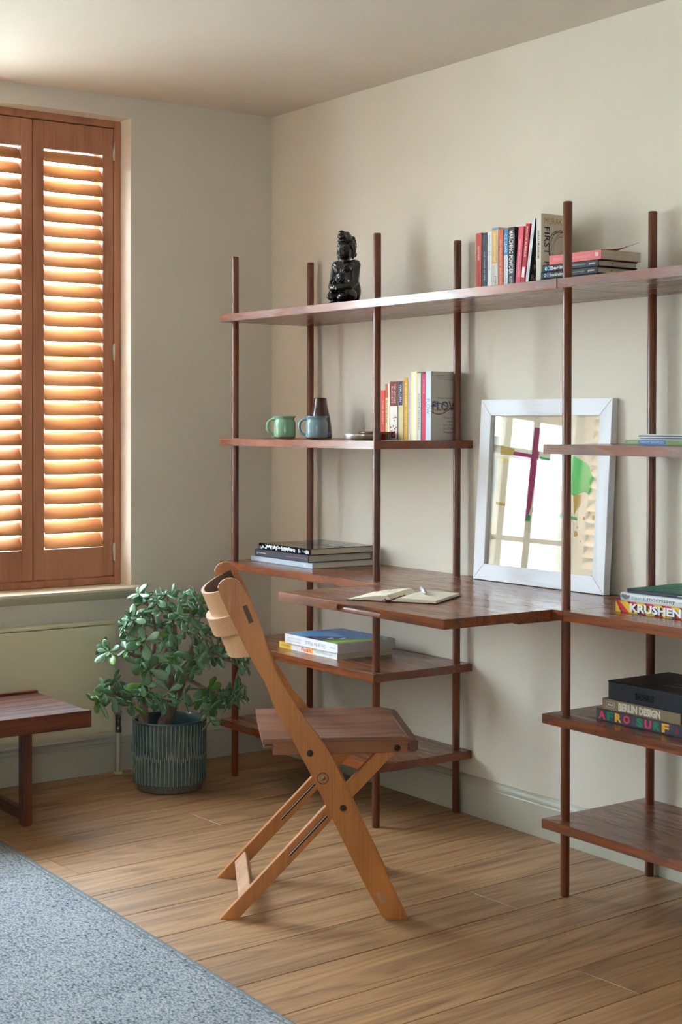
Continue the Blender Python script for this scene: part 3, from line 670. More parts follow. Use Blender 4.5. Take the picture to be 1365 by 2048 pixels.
b = book('olive grey book with silver capitals lying under the black box', (2.145, -.336, ZL+.0306), .272, .235, .0290, P(134, 118, 92, .5), pages=P(120, 100, 76))
sp_text(b, 'BERLIN DESIGN', .215, .755, P(216, 210, 196), .72, .5, bold=.055)
sp_text(b, 'BRAUN', .075, .145, P(226, 220, 206), .2, .5, bold=.03)
bm = bmesh.new(); L_, T_ = .272, .029; ring = [(.05, .22), (.155, .22), (.17, .5), (.16, .78), (.05, .78)]; c0 = (.108, .5)
for i in range(5):
    a, c = ring[i], ring[(i+1) % 5]; s = .9
    bm.faces.new([bm.verts.new((p[0]*L_, -.0004, p[1]*T_)) for p in (a, c, (c0[0]+(c[0]-c0[0])*s, c0[1]+(c[1]-c0[1])*s), (c0[0]+(a[0]-c0[0])*s, c0[1]+(a[1]-c0[1])*s))])
obj('emblem', bm, P(216, 210, 196), b)
bx_ = thing('book_box', 'big black slipcase box with black-on-black lettering on top of the stack', 'box', (2.166, -.336, ZL+.060))
obj('case', B(0, .262, 0, .23, 0, .046, bev=.0012, seg=2), P(30, 33, 42, .4), bx_)
obj('lid', B(-.001, .263, -.001, .231, .0462, .049, bev=.0008), P(20, 21, 26, .4), bx_)
lettering('BAUHAUS', bx_, (.130, -.0004, .021), (1, 0, 0), (0, 0, 1), .064, .018, P(14, 15, 18, .25), .02)
for i, (t, yy) in enumerate((('KANON', .10), ('DING', .065))): lettering(t, bx_, (.19, yy, .0494), (1, 0, 0), (0, 1, 0), .10, .024, P(44, 42, 42, .2), .03)
# --- right middle shelf
b = book('slim green book with a blue spine panel lying on the right shelf', (2.105, -.215, ZM), .25, .18, .0125, P(150, 178, 130), hard=False)
sp_patch(b, .20, .58, P(100, 140, 196)); sp_text(b, 'TAROT SHUFFLED', .22, .56, P(200, 214, 236), .45); sp_text(b, 'GILDED EDGE', .04, .18, P(210, 226, 190), .35)
GM = 'thin magazines lying on the green book'
for i in range(5):
    tag(obj('magazine', B(0, .24, 0, .17, 0, .0026, bev=.0004), P(*[(206, 214, 224), (120, 132, 150), (232, 232, 230), (90, 104, 124), (216, 222, 230)][i]), None, loc=(2.150+.006*((i*7) % 3), -.215+.004*(i % 2), ZM+.0128+.0030*i), rot=(0, 0, math.radians(-1+i))), ['pale blue magazine directly on the green book', 'slate grey magazine, second from the bottom of the thin pile', 'white magazine in the middle of the thin pile', 'dark blue-grey magazine just under the topmost one', 'pale magazine on top of the thin pile on the right shelf'][i], 'magazine', GM)

# ------------------------------------------------------------------ framed picture
fw, fh, ft = .578, .572, .026; bord = .050; leanA = math.radians(3.4)
ar = thing('framed_picture', 'white limed wood frame with colourful abstract print leaning on the desk', 'picture', (1.2875, -.0600, ZD+.0017))
ar.rotation_euler = (-leanA, 0, math.radians(.6))
FRM = wood('limed_wood', lin(226, 228, 232), lin(206, 208, 214), 'X', .45, rings=20, streak=.3); FRMV = wood('limed_wood_upright', lin(226, 228, 232), lin(206, 208, 214), 'Z', .45, rings=20, streak=.3)
def mit(pts, m):
    bm = bmesh.new(); prism(bm, pts, 0, ft, 'y', bev=.0012); return obj('frame_rail', bm, m, ar)
mit([(0, 0), (fw, 0), (fw-bord, bord), (bord, bord)], FRM); mit([(0, fh), (bord, fh-bord), (fw-bord, fh-bord), (fw, fh)], FRM)
mit([(0, 0), (bord, bord), (bord, fh-bord), (0, fh)], FRMV); mit([(fw, 0), (fw, fh), (fw-bord, fh-bord), (fw-bord, bord)], FRMV)
iw, ih = fw-2*bord, fh-2*bord
obj('backing_board', B(bord-.008, fw-bord+.008, .019, .024, bord-.008, fh-bord+.008), P(120, 96, 70), ar)
pr = obj('print', B(bord-.006, fw-bord+.006, .0165, .0185, bord-.006, fh-bord+.006), P(224, 212, 188, .7), ar)
def stroke(poly, c, e, name='paint_reflection_shape'):
    bm = bmesh.new(); bm.faces.new([bm.verts.new((bord+u*iw, .0164-e, fh-bord-v*ih)) for u, v in poly]); obj(name, bm, P(*c, .6), pr)
art = {  # colour bars take the shape of the window's reflection; green blob is print
 (150, 24, 84): [[(0.393, 0.077), (0.439, 0.082), (0.454, 0.167), (0.437, 0.294), (0.392, 0.603), (0.368, 0.657), (0.329, 0.723), (0.328, 0.584), (0.352, 0.498), (0.375, 0.274)], [(0.192, 0.235), (0.376, 0.253), (0.372, 0.317), (0.181, 0.273)], [(0.189, 0.589), (0.332, 0.6), (0.334, 0.621), (0.191, 0.61)]],
 (226, 150, 158): [[(0.181, 0.275), (0.37, 0.318), (0.351, 0.33), (0.231, 0.329), (0.177, 0.316)]],
 (176, 146, 50): [[(0.076, 0.199), (0.213, 0.219), (0.195, 0.267), (0.072, 0.259)], [(0.053, 0.576), (0.189, 0.589), (0.191, 0.609), (0.052, 0.594)], [(0.771, 0.503), (0.846, 0.5), (0.84, 0.561), (0.804, 0.604), (0.785, 0.636)]],
 (220, 204, 140): [[(0.068, 0.272), (0.181, 0.275), (0.179, 0.32), (0.066, 0.32)]],
 (10, 150, 84): [[(0.455, 0.267), (0.559, 0.279), (0.56, 0.331), (0.442, 0.32)], [(0.407, 0.6), (0.664, 0.627), (0.815, 0.645), (0.817, 0.663), (0.666, 0.652), (0.403, 0.632)], [(0.367, 0.646), (0.394, 0.656), (0.389, 0.693), (0.348, 0.69)]],
 (60, 190, 90): [[(0.688, 0.267), (0.762, 0.258), (0.84, 0.285), (0.875, .300), (0.903, 0.324), (.915, .360), (0.944, 0.389), (.925, .41), (0.922, 0.436), (.932, .455), (0.906, 0.497), (.87, .480), (0.83, 0.49), (0.772, 0.508), (0.71, 0.484)]]}
k = 0
for c, polys in art.items():
    for pl in polys: stroke(pl, c, .0002+.00003*k); k += 1
for (u, v), r in zip([(0.957, 0.638), (0.875, 0.647), (0.81, 0.748), (0.852, 0.791), (0.917, 0.609), (0.821, 0.706)], (.014, .009, .016, .006, .005, .006)):
    stroke([(u+r*math.cos(t)*(1+.25*math.sin(3*t+u*9)), v+r*1.2*math.sin(t)) for t in [2*PI*i/12 for i in range(12)]], (168, 126, 50), .0009, 'paint_spot')
obj('glazing', B(bord-.004, fw-bord+.004, .0100, .0125, bord-.004, fh-bord+.004), PGLASS, ar)

# ------------------------------------------------------------------ mugs, vase, tray
def glaze(name, c, rim):
    m = mat(name, c, .12, coat=.5); nt = NT(m); tc = nt.n('ShaderNodeTexCoord'); sx = nt.n('ShaderNodeSeparateXYZ'); nt.l(tc.outputs['Object'], sx.inputs[0])
    n = nt.n('ShaderNodeTexNoise', i_Scale=60.0, i_Detail=3.0); nt.l(tc.outputs['Object'], n.inputs[0])
    a = nt.n('ShaderNodeMath', operation='MULTIPLY_ADD'); nt.l(n.outputs[0], a.inputs[0]); a.inputs[1].default_value = .006; nt.l(sx.outputs[2], a.inputs[2])
    r = ramp(nt, [(.0075, lin(120, 84, 52)), (.0085, c)]); nt.l(a.outputs[0], r.inputs[0]); nt.l(r.outputs[0], nt.b.inputs['Base Color']); return m
def mug(label, loc, c, rz):
    t = thing('mug', label, 'mug', loc, rz, 'glazed mugs on the middle left shelf')
    G = glaze('glaze', c, c); bm = bmesh.new()
    lathe(bm, [(.030, 0), (.036, .001), (.0385, .006), (.0392, .020), (.0394, .044), (.0386, .056), (.0355, .0625), (.0335, .0665), (.0350, .0715), (.0402, .0768), (.0404, .0785), (.0372, .0790), (.0325, .0725), (.0305, .066), (.033, .055), (.0360, .040), (.036, .012), (.030, .006), (.0, .005)], 40)
    obj('body', bm, G, t, True)
    bm = bmesh.new(); pts = []
    for i in range(15):
        a = -.35+i/14*(PI+.55); pts.append((-.034-.028*max(0, math.sin(a*0.93+.12))**.8, 0, .0415+.0275*math.cos(a*.93+.12)))
    tube(bm, pts, [.0058, .0056]+[.0050]*11+[.0045, .0035], 10)
    obj('handle', bm, G, t, True)
RV = Vector((.62, .79, 0))   # handle points to the left as seen from the room
hz = math.atan2(RV.y, RV.x)
mug('sage green glazed mug, left of the two mugs', (.506, -.270, ZM), lin(128, 176, 142), hz)
mug('dusty blue glazed mug in front of the brown vase', (.655, -.235, ZM), lin(120, 158, 168), hz-.15)
v = thing('vase', 'dark brown glazed bottle vase behind the blue mug', 'vase', (.517, -.125, ZM))
bm = bmesh.new(); lathe(bm, [(.030, 0), (.041, .001), (.0425, .006), (.0425, .020), (.041, .040), (.036, .072), (.030, .100), (.0258, .122), (.0235, .140), (.0225, .1445), (.0212, .1450), (.0205, .143), (.023, .12), (.03, .08), (.036, .03), (.0, .012)], 40)
VG = mat('vase_glaze', lin(66, 40, 32), .1, coat=.6)
obj('body', bm, VG, v, True); obj('glaze_drip', (lambda q: (lathe(q, [(.0427, .004), (.0431, .006), (.0430, .017), (.0424, .021)], 40), q)[1])(bmesh.new()), mat('drip', lin(60, 90, 124), .12, coat=.5), v, True)
t = thing('tray', 'small round metal tray with a brown rim beside the front pole', 'tray', (.885, -.205, ZM))
bm = bmesh.new(); lathe(bm, [(.060, 0), (.063, .002), (.064, .018), (.0635, .0195), (.061, .019), (.060, .004), (0, .003)], 48); obj('base', bm, mat('brushed_tin', (.55, .56, .52, 1), .3, .8), t, True)
bm = bmesh.new(); lathe(bm, [(.0585, .0), (.0600, .001), (.0600, .006), (.058, .007), (.056, .002), (0, .0015)], 48); bm.transform(Matrix.Translation((.030, .035, .0195))); obj('lid', bm, P(120, 66, 48, .2), t, True)

# ------------------------------------------------------------------ carved seated figure
bu = thing('statue', 'black polished carved seated figure with swept-back crown on top shelf', 'statue', (.790, -.215, ZT), math.radians(21))
bu.scale = (1.0, 1.0, 1.0)
def ell(bm, c, r, rot=(0, 0, 0), sub=3):
    m = Matrix.Translation(c) @ Matrix.Rotation(rot[2], 4, 'Z') @ Matrix.Rotation(rot[1], 4, 'Y') @ Matrix.Rotation(rot[0], 4, 'X') @ Matrix.Diagonal((r[0], r[1], r[2], 1))
    bmesh.ops.create_icosphere(bm, subdivisions=sub, radius=1, matrix=m)
def remeshed(name, bm, m, parent, vox, smooth=4):
    o = obj(name, bm, m, parent)
    a = o.modifiers.new('r', 'REMESH'); a.mode = 'VOXEL'; a.voxel_size = vox; a.use_smooth_shade = True
    s = o.modifiers.new('s', 'SMOOTH'); s.iterations = smooth; s.factor = .5
    bpy.context.view_layer.update()
    me = bpy.data.meshes.new_from_object(o.evaluated_get(bpy.context.evaluated_depsgraph_get()))
    for pl in me.polygons: pl.use_smooth = True
    o.modifiers.clear(); o.data = me; return o
EB = mat('ebony_polish', lin(12, 9, 9), .13, coat=.35)
bm = bmesh.new()
# front looks to -y
for s in (-1, 1):
    ell(bm, (s*.048, -.010, .048), (.036, .038, .025), (0, 0, s*.5)); ell(bm, (s*.026, -.040, .041), (.040, .020, .016), (0, 0, -s*.35))
    tube(bm, [(s*.050, .014, .150), (s*.066, .010, .125), (s*.074, .000, .095), (s*.064, -.022, .076), (s*.036, -.044, .071), (s*.014, -.050, .073)], [.018, .021, .019, .016, .013, .010], 12)
    ell(bm, (s*.034, .014, .155), (.028, .024, .018))
    for k in range(4): tube(bm, [(s*(.026-.004*k), -.046, .074+.0045*k-.006), (s*(.010-.001*k), -.058, .071+.0045*k-.006), (-s*.004, -.056, .070+.0045*k-.006)], [.0042, .0038, .0030], 8)
    tube(bm, [(s*.030, -.044, .080), (s*.018, -.056, .088), (s*.004, -.058, .096)], [.005, .0042, .0035], 8)
    ell(bm, (s*.030, -.052, .036), (.022, .010, .009), (0, 0, s*.15))
    tube(bm, [(s*.0225, .000, .212), (s*.026, .002, .198), (s*.0245, .001, .180), (s*.021, -.001, .172)], [.006, .0052, .0048, .003], 8)
ell(bm, (0, .006, .060), (.056, .042, .034)); ell(bm, (0, .008, .100), (.068, .032, .054)); ell(bm, (0, .012, .136), (.062, .032, .036)); ell(bm, (0, .038, .064), (.070, .034, .060))
for s in (-1, 1): ell(bm, (s*.022, -.008, .134), (.020, .016, .016))
tube(bm, [(0, .010, .155), (0, .006, .185)], [.016, .0135], 12)
ell(bm, (0, .002, .205), (.0245, .0265, .034)); ell(bm, (0, -.012, .222), (.018, .013, .016)); ell(bm, (0, -.006, .190), (.016, .018, .017))
ell(bm, (0, -.0235, .200), (.0035, .006, .010)); ell(bm, (0, -.0215, .1885), (.0075, .005, .0026)); ell(bm, (0, -.019, .180), (.007, .006, .005))
for s in (-1, 1): ell(bm, (s*.0095, -.0195, .2065), (.0065, .0045, .0028)); ell(bm, (s*.0105, -.0205, .2130), (.008, .003, .0016), (0, s*.15, 0))
for k in range(5): tube(bm, [(-.050+.004*k, -.010-.002*k, .060+.004*k), (-.020, -.030, .074+.011*k), (.020+.002*k, -.026, .100+.012*k), (.040, -.002, .140+.006*k)], .0022, 6)
for v_ in bm.verts:
    k = min(1, max(0, (.176-v_.co.z)/.050)); v_.co.x *= 1-.40*k; v_.co.y *= 1-.08*k
remeshed('body', bm, EB, bu, .0020, 2)
bm = bmesh.new()
ell(bm, (0, .018, .226), (.027, .028, .024), (.3, 0, 0)); ell(bm, (0, .036, .228), (.021, .026, .032)); ell(bm, (0, .016, .240), (.021, .030, .026), (-.5, 0, 0)); ell(bm, (0, .030, .222), (.020, .022, .030), (.3, 0, 0))
for k in range(9):
    a = k/8; y = -.016+.070*a; z = .268-.058*a**1.6; ell(bm, (0, y, z-.002), (.0120, .0072, .0095)); ell(bm, (0, y, z-.014), (.0160, .010, .012))
for r_, zc, yc, rx, ry in ((0, .238, .010, .024, .026), (1, .246, .010, .023, .027), (2, .254, .010, .019, .024), (3, .263, .008, .013, .019)):
    ell(bm, (0, yc, zc), (rx, ry, .010), (.35, 0, 0))
for k in range(14):
    a = -PI+2*PI*k/14; ell(bm, (.024*math.cos(a), .010+.024*math.sin(a), .240), (.0045, .0045, .0050))
for k in range(7):
    s = k/6; ell(bm, (.004, .034+.012*math.sin(s*PI), .250-.055*s), (.019-.004*s, .009, .010))
for s in (-1, 1): tube(bm, [(s*.024, .016, .232), (s*.0265, .020, .205), (s*.023, .018, .176)], [.009, .0085, .004], 10)
remeshed('crown', bm, EB, bu, .0018, 1)
bm = bmesh.new(); N = 48
pr_ = [(.068, 0), (.072, .002), (.072, .008), (.067, .011), (.070, .014), (.071, .020), (.066, .026), (.060, .028)]
lathe(bm, pr_, N)
for v_ in bm.verts: v_.co.x *= .74; v_.co.y = v_.co.y*.70+.002
bm.verts.ensure_lookup_table()
obj('plinth', bm, EB, bu, True)
bm = bmesh.new()
for k in range(36):
    a = 2*PI*k/36; ell(bm, (.0705*.74*math.cos(a), .002+.0705*.70*math.sin(a), .0175), (.0045, .0045, .005), sub=1)
obj('beaded_edge', bm, EB, bu, True)
bu.scale = (1.0, 1.0, .965)

# ------------------------------------------------------------------ notebook and pen
nb = thing('notebook', 'open notebook with cream pages lying on the pull-out desk leaf', 'notebook', (1.646, -.655, ZD), math.radians(32.3))
def page_block(sign, name, wid, depth, hgt, curve):
    bm = bmesh.new(); N = 14; top = []; bot = []
    for i in range(N+1):
        s = i/N; x = sign*s*wid; z = hgt*(1-(1-min(1, s/.16))**2)*(1-curve*s**1.5) if s > 0 else .002
        top.append((x, max(z, .0022))); bot.append((x, .002))
    pts = top+bot[::-1]
    prism(bm, pts, 0, depth, 'y'); return obj(name, bm, NBP, nb, True, 25)
NBP = noisy('notebook_pages', lin(246, 236, 216), lin(234, 222, 198), 1.0, .75, .35, 1.0, dist=.0004, stretch=(4, 4, 1400))
obj('cover', B(-.140, .132, -.002, .214, 0, .0018, bev=.0008), P(24, 28, 26, .5), nb)
page_block(-1, 'left_pages', .136, .208, .019, .93); page_block(1, 'right_pages', .128, .208, .0125, .25)
bm = bmesh.new(); tube(bm, [(.0, .10, .008), (-.003, .02, .006), (-.006, -.004, .004), (-.014, -.014, .003), (-.022, -.010, .004), (-.018, -.003, .007)], [.0022, .0022, .003, .0045, .0045, .002], 8); obj('ribbon_marker', bm, P(110, 70, 62, .7), nb, True)
bm = bmesh.new()
for i in range(9):
    y = .18-.012*i; 
    for j in range(6):
        if random.random() < .5: x = -.03-.012*j; bx(bm, x-.008, x, y, y+.0012, .0185-.0135*((.03+.012*j)/.136)**1.5+.0006, .0186-.0135*((.03+.012*j)/.136)**1.5+.0008)
obj('handwriting', bm, P(120, 118, 116), nb)['kind'] = 'stuff'
pn = thing('pen', 'short white and chrome pen resting on the open notebook', 'pen', (1.600, -.508, ZD+.0125+.0058), math.radians(-33))
bm = bmesh.new(); cyl(bm, (-.062, 0, 0), (.040, 0, 0), .0056, n=20); obj('barrel', bm, P(236, 238, 240, .15), pn, True)
bm = bmesh.new(); cyl(bm, (.040, 0, 0), (.052, 0, 0), .0058, .0052, n=20); cyl(bm, (.052, 0, 0), (.060, 0, 0), .0036, .0030, n=16); cyl(bm, (.030, 0, 0), (.034, 0, 0), .0060, n=20); obj('chrome_tip', bm, STEEL, pn, True)
bm = bmesh.new(); bx(bm, .0, .038, -.001, .001, .0056, .0072); obj('clip', bm, BLACKM, pn)

# ------------------------------------------------------------------ folding chair
th = math.radians(60.5); uv = Vector((math.cos(th), math.sin(th), 0)); wv = Vector((math.sin(th), -math.cos(th), 0))
cc = wv*1.865
ch = thing('folding_chair', 'honey coloured wooden folding chair with curved backrest at the desk', 'chair', cc, th)
# chair local: x = towards the desk, y = away from the camera side, z up
prof = [(-.252, .857), (-.244, .835), (-.227, .797), (-.203, .748), (-.179, .697), (-.154, .652), (-.132, .616), (-.106, .548), (-.065, .475), (-.008, .365), (.044, .257), (.116, .109), (.168, .012), (.181, 0), (.239, 0), (.183, .117), (.092, .320), (.039, .426), (.022, .455), (.004, .479), (-.027, .517), (-.045, .545), (-.081, .601), (-.105, .645), (-.116, .680), (-.127, .713), (-.141, .757), (-.157, .798), (-.172, .830), (-.188, .859), (-.196, .870), (-.205, .878), (-.217, .882), (-.229, .881), (-.240, .876), (-.248, .868)]
TH = .026
def side(sgn):
    a, b_ = (.210, .236) if sgn > 0 else (-.236, -.210)
    bm = bmesh.new(); prism(bm, prof, a, b_, 'y', bev=.003); return obj('side_frame', bm, CHAIRW, ch, True, 30)
for s in (-1, 1):
    A = side(s); yo = s*.2362
    for (x, z) in ((-.017, .434), (.068, .292)):
        obj('plug', CY((x, yo-.0*s, z), (x, yo+s*.0012, z), .0085, n=20), DARKW, A, True)
    bm = bmesh.new(); N = 28
    for i in range(N):
        t0, t1 = 2*PI*i/N, 2*PI*(i+1)/N
        bm.faces.new([bm.verts.new((.016+r_*math.cos(t), yo+s*.0002, .369+r_*math.sin(t))) for r_, t in ((.0150, t0), (.0150, t1), (.0130, t1), (.0130, t0))])
    obj('pivot_ring', bm, DARKW, A)
    obj('pivot_bolt', CY((.016, s*.20, .369), (.016, yo+s*.001, .369), .0058, n=18), DSTEEL, A, True)
    # through tenon
    bm = bmesh.new(); bx(bm, -.0062, .0062, -.0006, .0006, -.0235, .0235)
    o = obj('tenon', bm, wood('tenon_%d' % s, lin(112, 66, 30), lin(80, 44, 20), 'Z'), A); o.location = (-.1755, yo+s*.0004, .791); o.rotation_euler = (0, math.radians(-21), 0)
    bm = bmesh.new(); bx(bm, -.008, .008, -.0006, .0006, -.015, .015)
    o = obj('tenon', bm, DARKW if False else CHAIRL, A); o.location = (.166, yo+s*.0003, .060); o.rotation_euler = (0, math.radians(-27), 0)
    # crossing leg
    a, b_ = (.166, .192) if s > 0 else (-.192, -.166)
    bm = bmesh.new(); prism(bm, [(-.245, 0), (-.198, 0), (.214, .428), (.196, .440), (.176, .438), (.160, .424)], a, b_, 'y', bev=.0022); Lg = obj('leg', bm, CHAIRW, ch, True, 30)
    for side_y in (a-.0004, b_+.0004):
        d = Vector((.412, .428)).normalized(); p0 = Vector((-.067, .161)); p1 = Vector((.030, .262)); nrm = Vector((-d.y, d.x))*.0035
        def flat(nm, off, wd, m, e):
            n2 = Vector((-d.y, d.x)); q = [p0+n2*(off-wd), p1+n2*(off-wd), p1+n2*(off+wd), p0+n2*(off+wd)]
            bm = bmesh.new(); sy = side_y+e*(1 if side_y > (a+b_)/2 else -1); bm.faces.new([bm.verts.new((t_.x, sy, t_.y)) for t_ in q]); obj(nm, bm, m, Lg)
        flat('slot', 0, .0036, BLACKM, 0); flat('slot_rail', .0012, .0012, STEEL, .0003)
d = Vector((.412, 0, .428)).normalized(); n_ = Vector((-.72, 0, .694))
bm = bmesh.new(); bx(bm, -.022, .022, -.166, .166, -.008, .008, bev=.002)
o = obj('stretcher', bm, CHAIRL, ch); o.location = Vector((-.172, 0, .051))+n_*.006; o.rotation_euler = (0, -math.atan2(.428, .412), 0)
# seat
bm = bmesh.new(); NX, NY = 20, 24; x0, x1, hw = -.136, .262, .207
def sz(u, v):   # v -1..1 across, u 0..1 front
    lip = -.010*max(0, (u-.86)/.14)**2
    return .4665-.017*(1-abs(v)**2.2)*math.sin(PI*min(1, .12+u*.80))**.8+lip
def layer(dz):
    g_ = []
    for i in range(NX+1):
        u = i/NX; row = []
        for j in range(NY+1):
            v_ = -1+2*j/NY; x = x0+(x1-x0)*u
            x += .006*(1-v_*v_) if i == NX else 0
            row.append(bm.verts.new((x, v_*hw, sz(u, v_)+dz)))
        g_.append(row)
    return g_
t_, b_ = layer(0), layer(-.014)
for i in range(NX):
    for j in range(NY):
        bm.faces.new([t_[i][j], t_[i+1][j], t_[i+1][j+1], t_[i][j+1]]); bm.faces.new([b_[i][j+1], b_[i+1][j+1], b_[i+1][j], b_[i][j]])
for i in range(NX): bm.faces.new([t_[i+1][0], t_[i][0], b_[i][0], b_[i+1][0]]); bm.faces.new([t_[i][NY], t_[i+1][NY], b_[i+1][NY], b_[i][NY]])
for j in range(NY): bm.faces.new([t_[0][j], t_[0][j+1], b_[0][j+1], b_[0][j]]); bm.faces.new([t_[NX][j+1], t_[NX][j], b_[NX][j], b_[NX][j+1]])
bmesh.ops.recalc_face_normals(bm, faces=bm.faces)
obj('seat', bm, CHAIRS, ch, True)
RAIL = wood('seat_rail_wood', lin(150, 94, 52), lin(100, 58, 30), 'X', .36, .1, rings=16)
for s in (-1, 1):
    a, b_ = (.192, .2075) if s > 0 else (-.2075, -.192)
    rl = obj('seat_rail', B(-.110, .240, a, b_, .4245, .4580, bev=.002), RAIL, ch)
    obj('plug', CY((.211, s*.2073, .4375), (.211, s*.2090, .4375), .0085, n=20), DARKW, rl, True)
obj('front_rail', B(.240, .2655, -.2075, .2075, .4255, .4590, bev=.004, seg=3), wood('front_rail_wood', lin(104, 64, 40), lin(62, 36, 24), 'Y', .36, .1), ch, True)
obj('rear_rail', B(-.134, -.110, -.2075, .2075, .442, .4510, bev=.002), RAIL, ch)
# curved backrest and belt
ax = Vector((.387, 0, -.922)); bk = Vector((-.922, 0, -.387)); e0 = Vector((-.204, 0, .862))
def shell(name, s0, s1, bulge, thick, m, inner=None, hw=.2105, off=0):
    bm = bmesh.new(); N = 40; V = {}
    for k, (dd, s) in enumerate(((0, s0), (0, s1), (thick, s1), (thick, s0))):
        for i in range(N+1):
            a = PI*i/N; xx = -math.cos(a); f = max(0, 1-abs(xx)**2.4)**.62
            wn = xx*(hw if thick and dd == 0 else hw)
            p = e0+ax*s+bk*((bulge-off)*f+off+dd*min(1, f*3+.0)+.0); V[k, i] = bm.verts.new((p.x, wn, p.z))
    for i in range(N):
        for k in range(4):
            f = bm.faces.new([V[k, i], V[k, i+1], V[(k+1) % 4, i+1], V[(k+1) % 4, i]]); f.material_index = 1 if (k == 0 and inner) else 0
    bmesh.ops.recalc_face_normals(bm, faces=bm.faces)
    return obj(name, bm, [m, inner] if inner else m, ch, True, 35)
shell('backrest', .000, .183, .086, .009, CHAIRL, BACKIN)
shell('backrest_band', .068, .118, .0955, .014, CHAIRL)

# ------------------------------------------------------------------ rug
rug = thing('rug', 'flat woven blue-grey wool rug in the foreground', 'rug', (1.6, -2.9, 0))
RM = mat('rug_wool', lin(150, 152, 150), .95, spec=.1); nt = NT(RM); tc = nt.n('ShaderNodeTexCoord')
def tx(typ, scale, **k):
    x = nt.n(typ, i_Scale=1.0, **k); m_ = nt.n('ShaderNodeMapping'); m_.inputs['Scale'].default_value = scale; nt.l(tc.outputs['Object'], m_.inputs[0]); nt.l(m_.outputs[0], x.inputs[0]); return x
vo = tx('ShaderNodeTexVoronoi', (130, 190, 1)); n5 = tx('ShaderNodeTexNoise', (90, 6, 1), i_Detail=3.0); n6 = tx('ShaderNodeTexNoise', (70, 110, 1), i_Detail=4.0); n7 = tx('ShaderNodeTexNoise', (5, 5, 1), i_Detail=3.0)
def ma(a, b, k):
    x = nt.n('ShaderNodeMath', operation='MULTIPLY_ADD'); nt.l(a, x.inputs[0]); x.inputs[1].default_value = k
    if isinstance(b, float): x.inputs[2].default_value = b
    else: nt.l(b, x.inputs[2])
    return x.outputs[0]
v = ma(vo.outputs['Distance'], 1.0, -.85); v = ma(n6.outputs[0], v, .9); vb = v; v = ma(n5.outputs[0], v, .45); v = ma(n7.outputs[0], v, .25)
mr = nt.n('ShaderNodeMapRange', i_1=.85, i_2=1.65); nt.l(v, mr.inputs[0])
rp = ramp(nt, [(.0, lin(56, 60, 66)), (.30, lin(118, 124, 128)), (1.0, lin(176, 178, 180))]); nt.l(mr.outputs[0], rp.inputs[0]); nt.l(rp.outputs[0], nt.b.inputs['Base Color'])
bp = nt.n('ShaderNodeBump', i_Strength=.8, i_Distance=.0035); nt.l(vb, bp.inputs['Height']); nt.l(bp.outputs[0], nt.b.inputs['Normal'])
rx0, rx1 = -.93, 1.9
def redge(x): return 1.49-.028*(x+.9)     # far edge, running with the wall
bm = bmesh.new(); pts = [(rx0, -1.6), (rx1, -1.6), (rx1, redge(rx1)), (rx0, redge(rx0))]
prism(bm, pts, .0005, .007, 'z', bev=.002); obj('pile', bm, RM, rug)
BM = noisy('rug_binding', lin(92, 96, 98), lin(130, 134, 136), 220, .9, .6, 300, dist=.002)
bm = bmesh.new(); pth = [(rx0+(rx1-rx0)*i/40, redge(rx0+(rx1-rx0)*i/40)+.002*math.sin(i*2.1)*.3, .0048) for i in range(41)]
tube(bm, pth, .0048, 8); tube(bm, [(p[0], p[1]-.014, .0070) for p in pth], .0020, 6)
tube(bm, [(rx0, -1.6, .0048), (rx0, redge(rx0), .0048)], .0048, 8); tube(bm, [(rx1, -1.6, .0048), (rx1, redge(rx1), .0048)], .0048, 8)
obj('binding', bm, BM, rug, True)

# ------------------------------------------------------------------ bench
be = thing('bench', 'low reddish rosewood slatted bench at the left edge', 'bench', (.41, -1.9, 0))
def R_(bm): bm.transform(Matrix.Translation((-.41, 1.9, 0))); return bm
ye, yn = -1.078, -2.75; zt = .360
obj('front_apron', R_(B(.602, .6240, yn, ye, zt-.052, zt+.002, bev=.0015)), ROSE, be)
obj('rear_apron', R_(B(.196, .216, yn, ye, zt-.052, zt+.006, bev=.0015)), ROSE, be)
for i in range(6):
    w_ = (.602-.216)/6; a = .216+i*w_; obj('slat', R_(B(a+.0004, a+w_-.0004, yn, ye-.001, zt-.022, zt-.002, bev=.0008)), ROSE, be)
LEG = wood('bench_leg_wood', lin(110, 56, 40), lin(44, 20, 16), 'Z', .3, .2, rings=18, vary=.1)
for yl in (-1.262, -2.55):
    fr = obj('leg_frame', R_(B(.266, .548, yl-.016, yl+.016, .018, .052, bev=.005, seg=3)), LEG, be, True)
    for x in (.250, .530): obj('leg', R_(B(x-.0185+.0, x+.0185, yl-.017, yl+.017, 0, zt-.022, bev=.006, seg=3)), LEG, be, True)
    obj('bearer', R_(B(.216, .602, yl-.022, yl+.022, zt-.050, zt-.022, bev=.002)), BLACKM, be)
bm = bmesh.new(); cyl(bm, (.36, -1.30, zt-.060), (.36, -1.30, zt-.05), .006); obj('screw', R_(bm), STEEL, be)

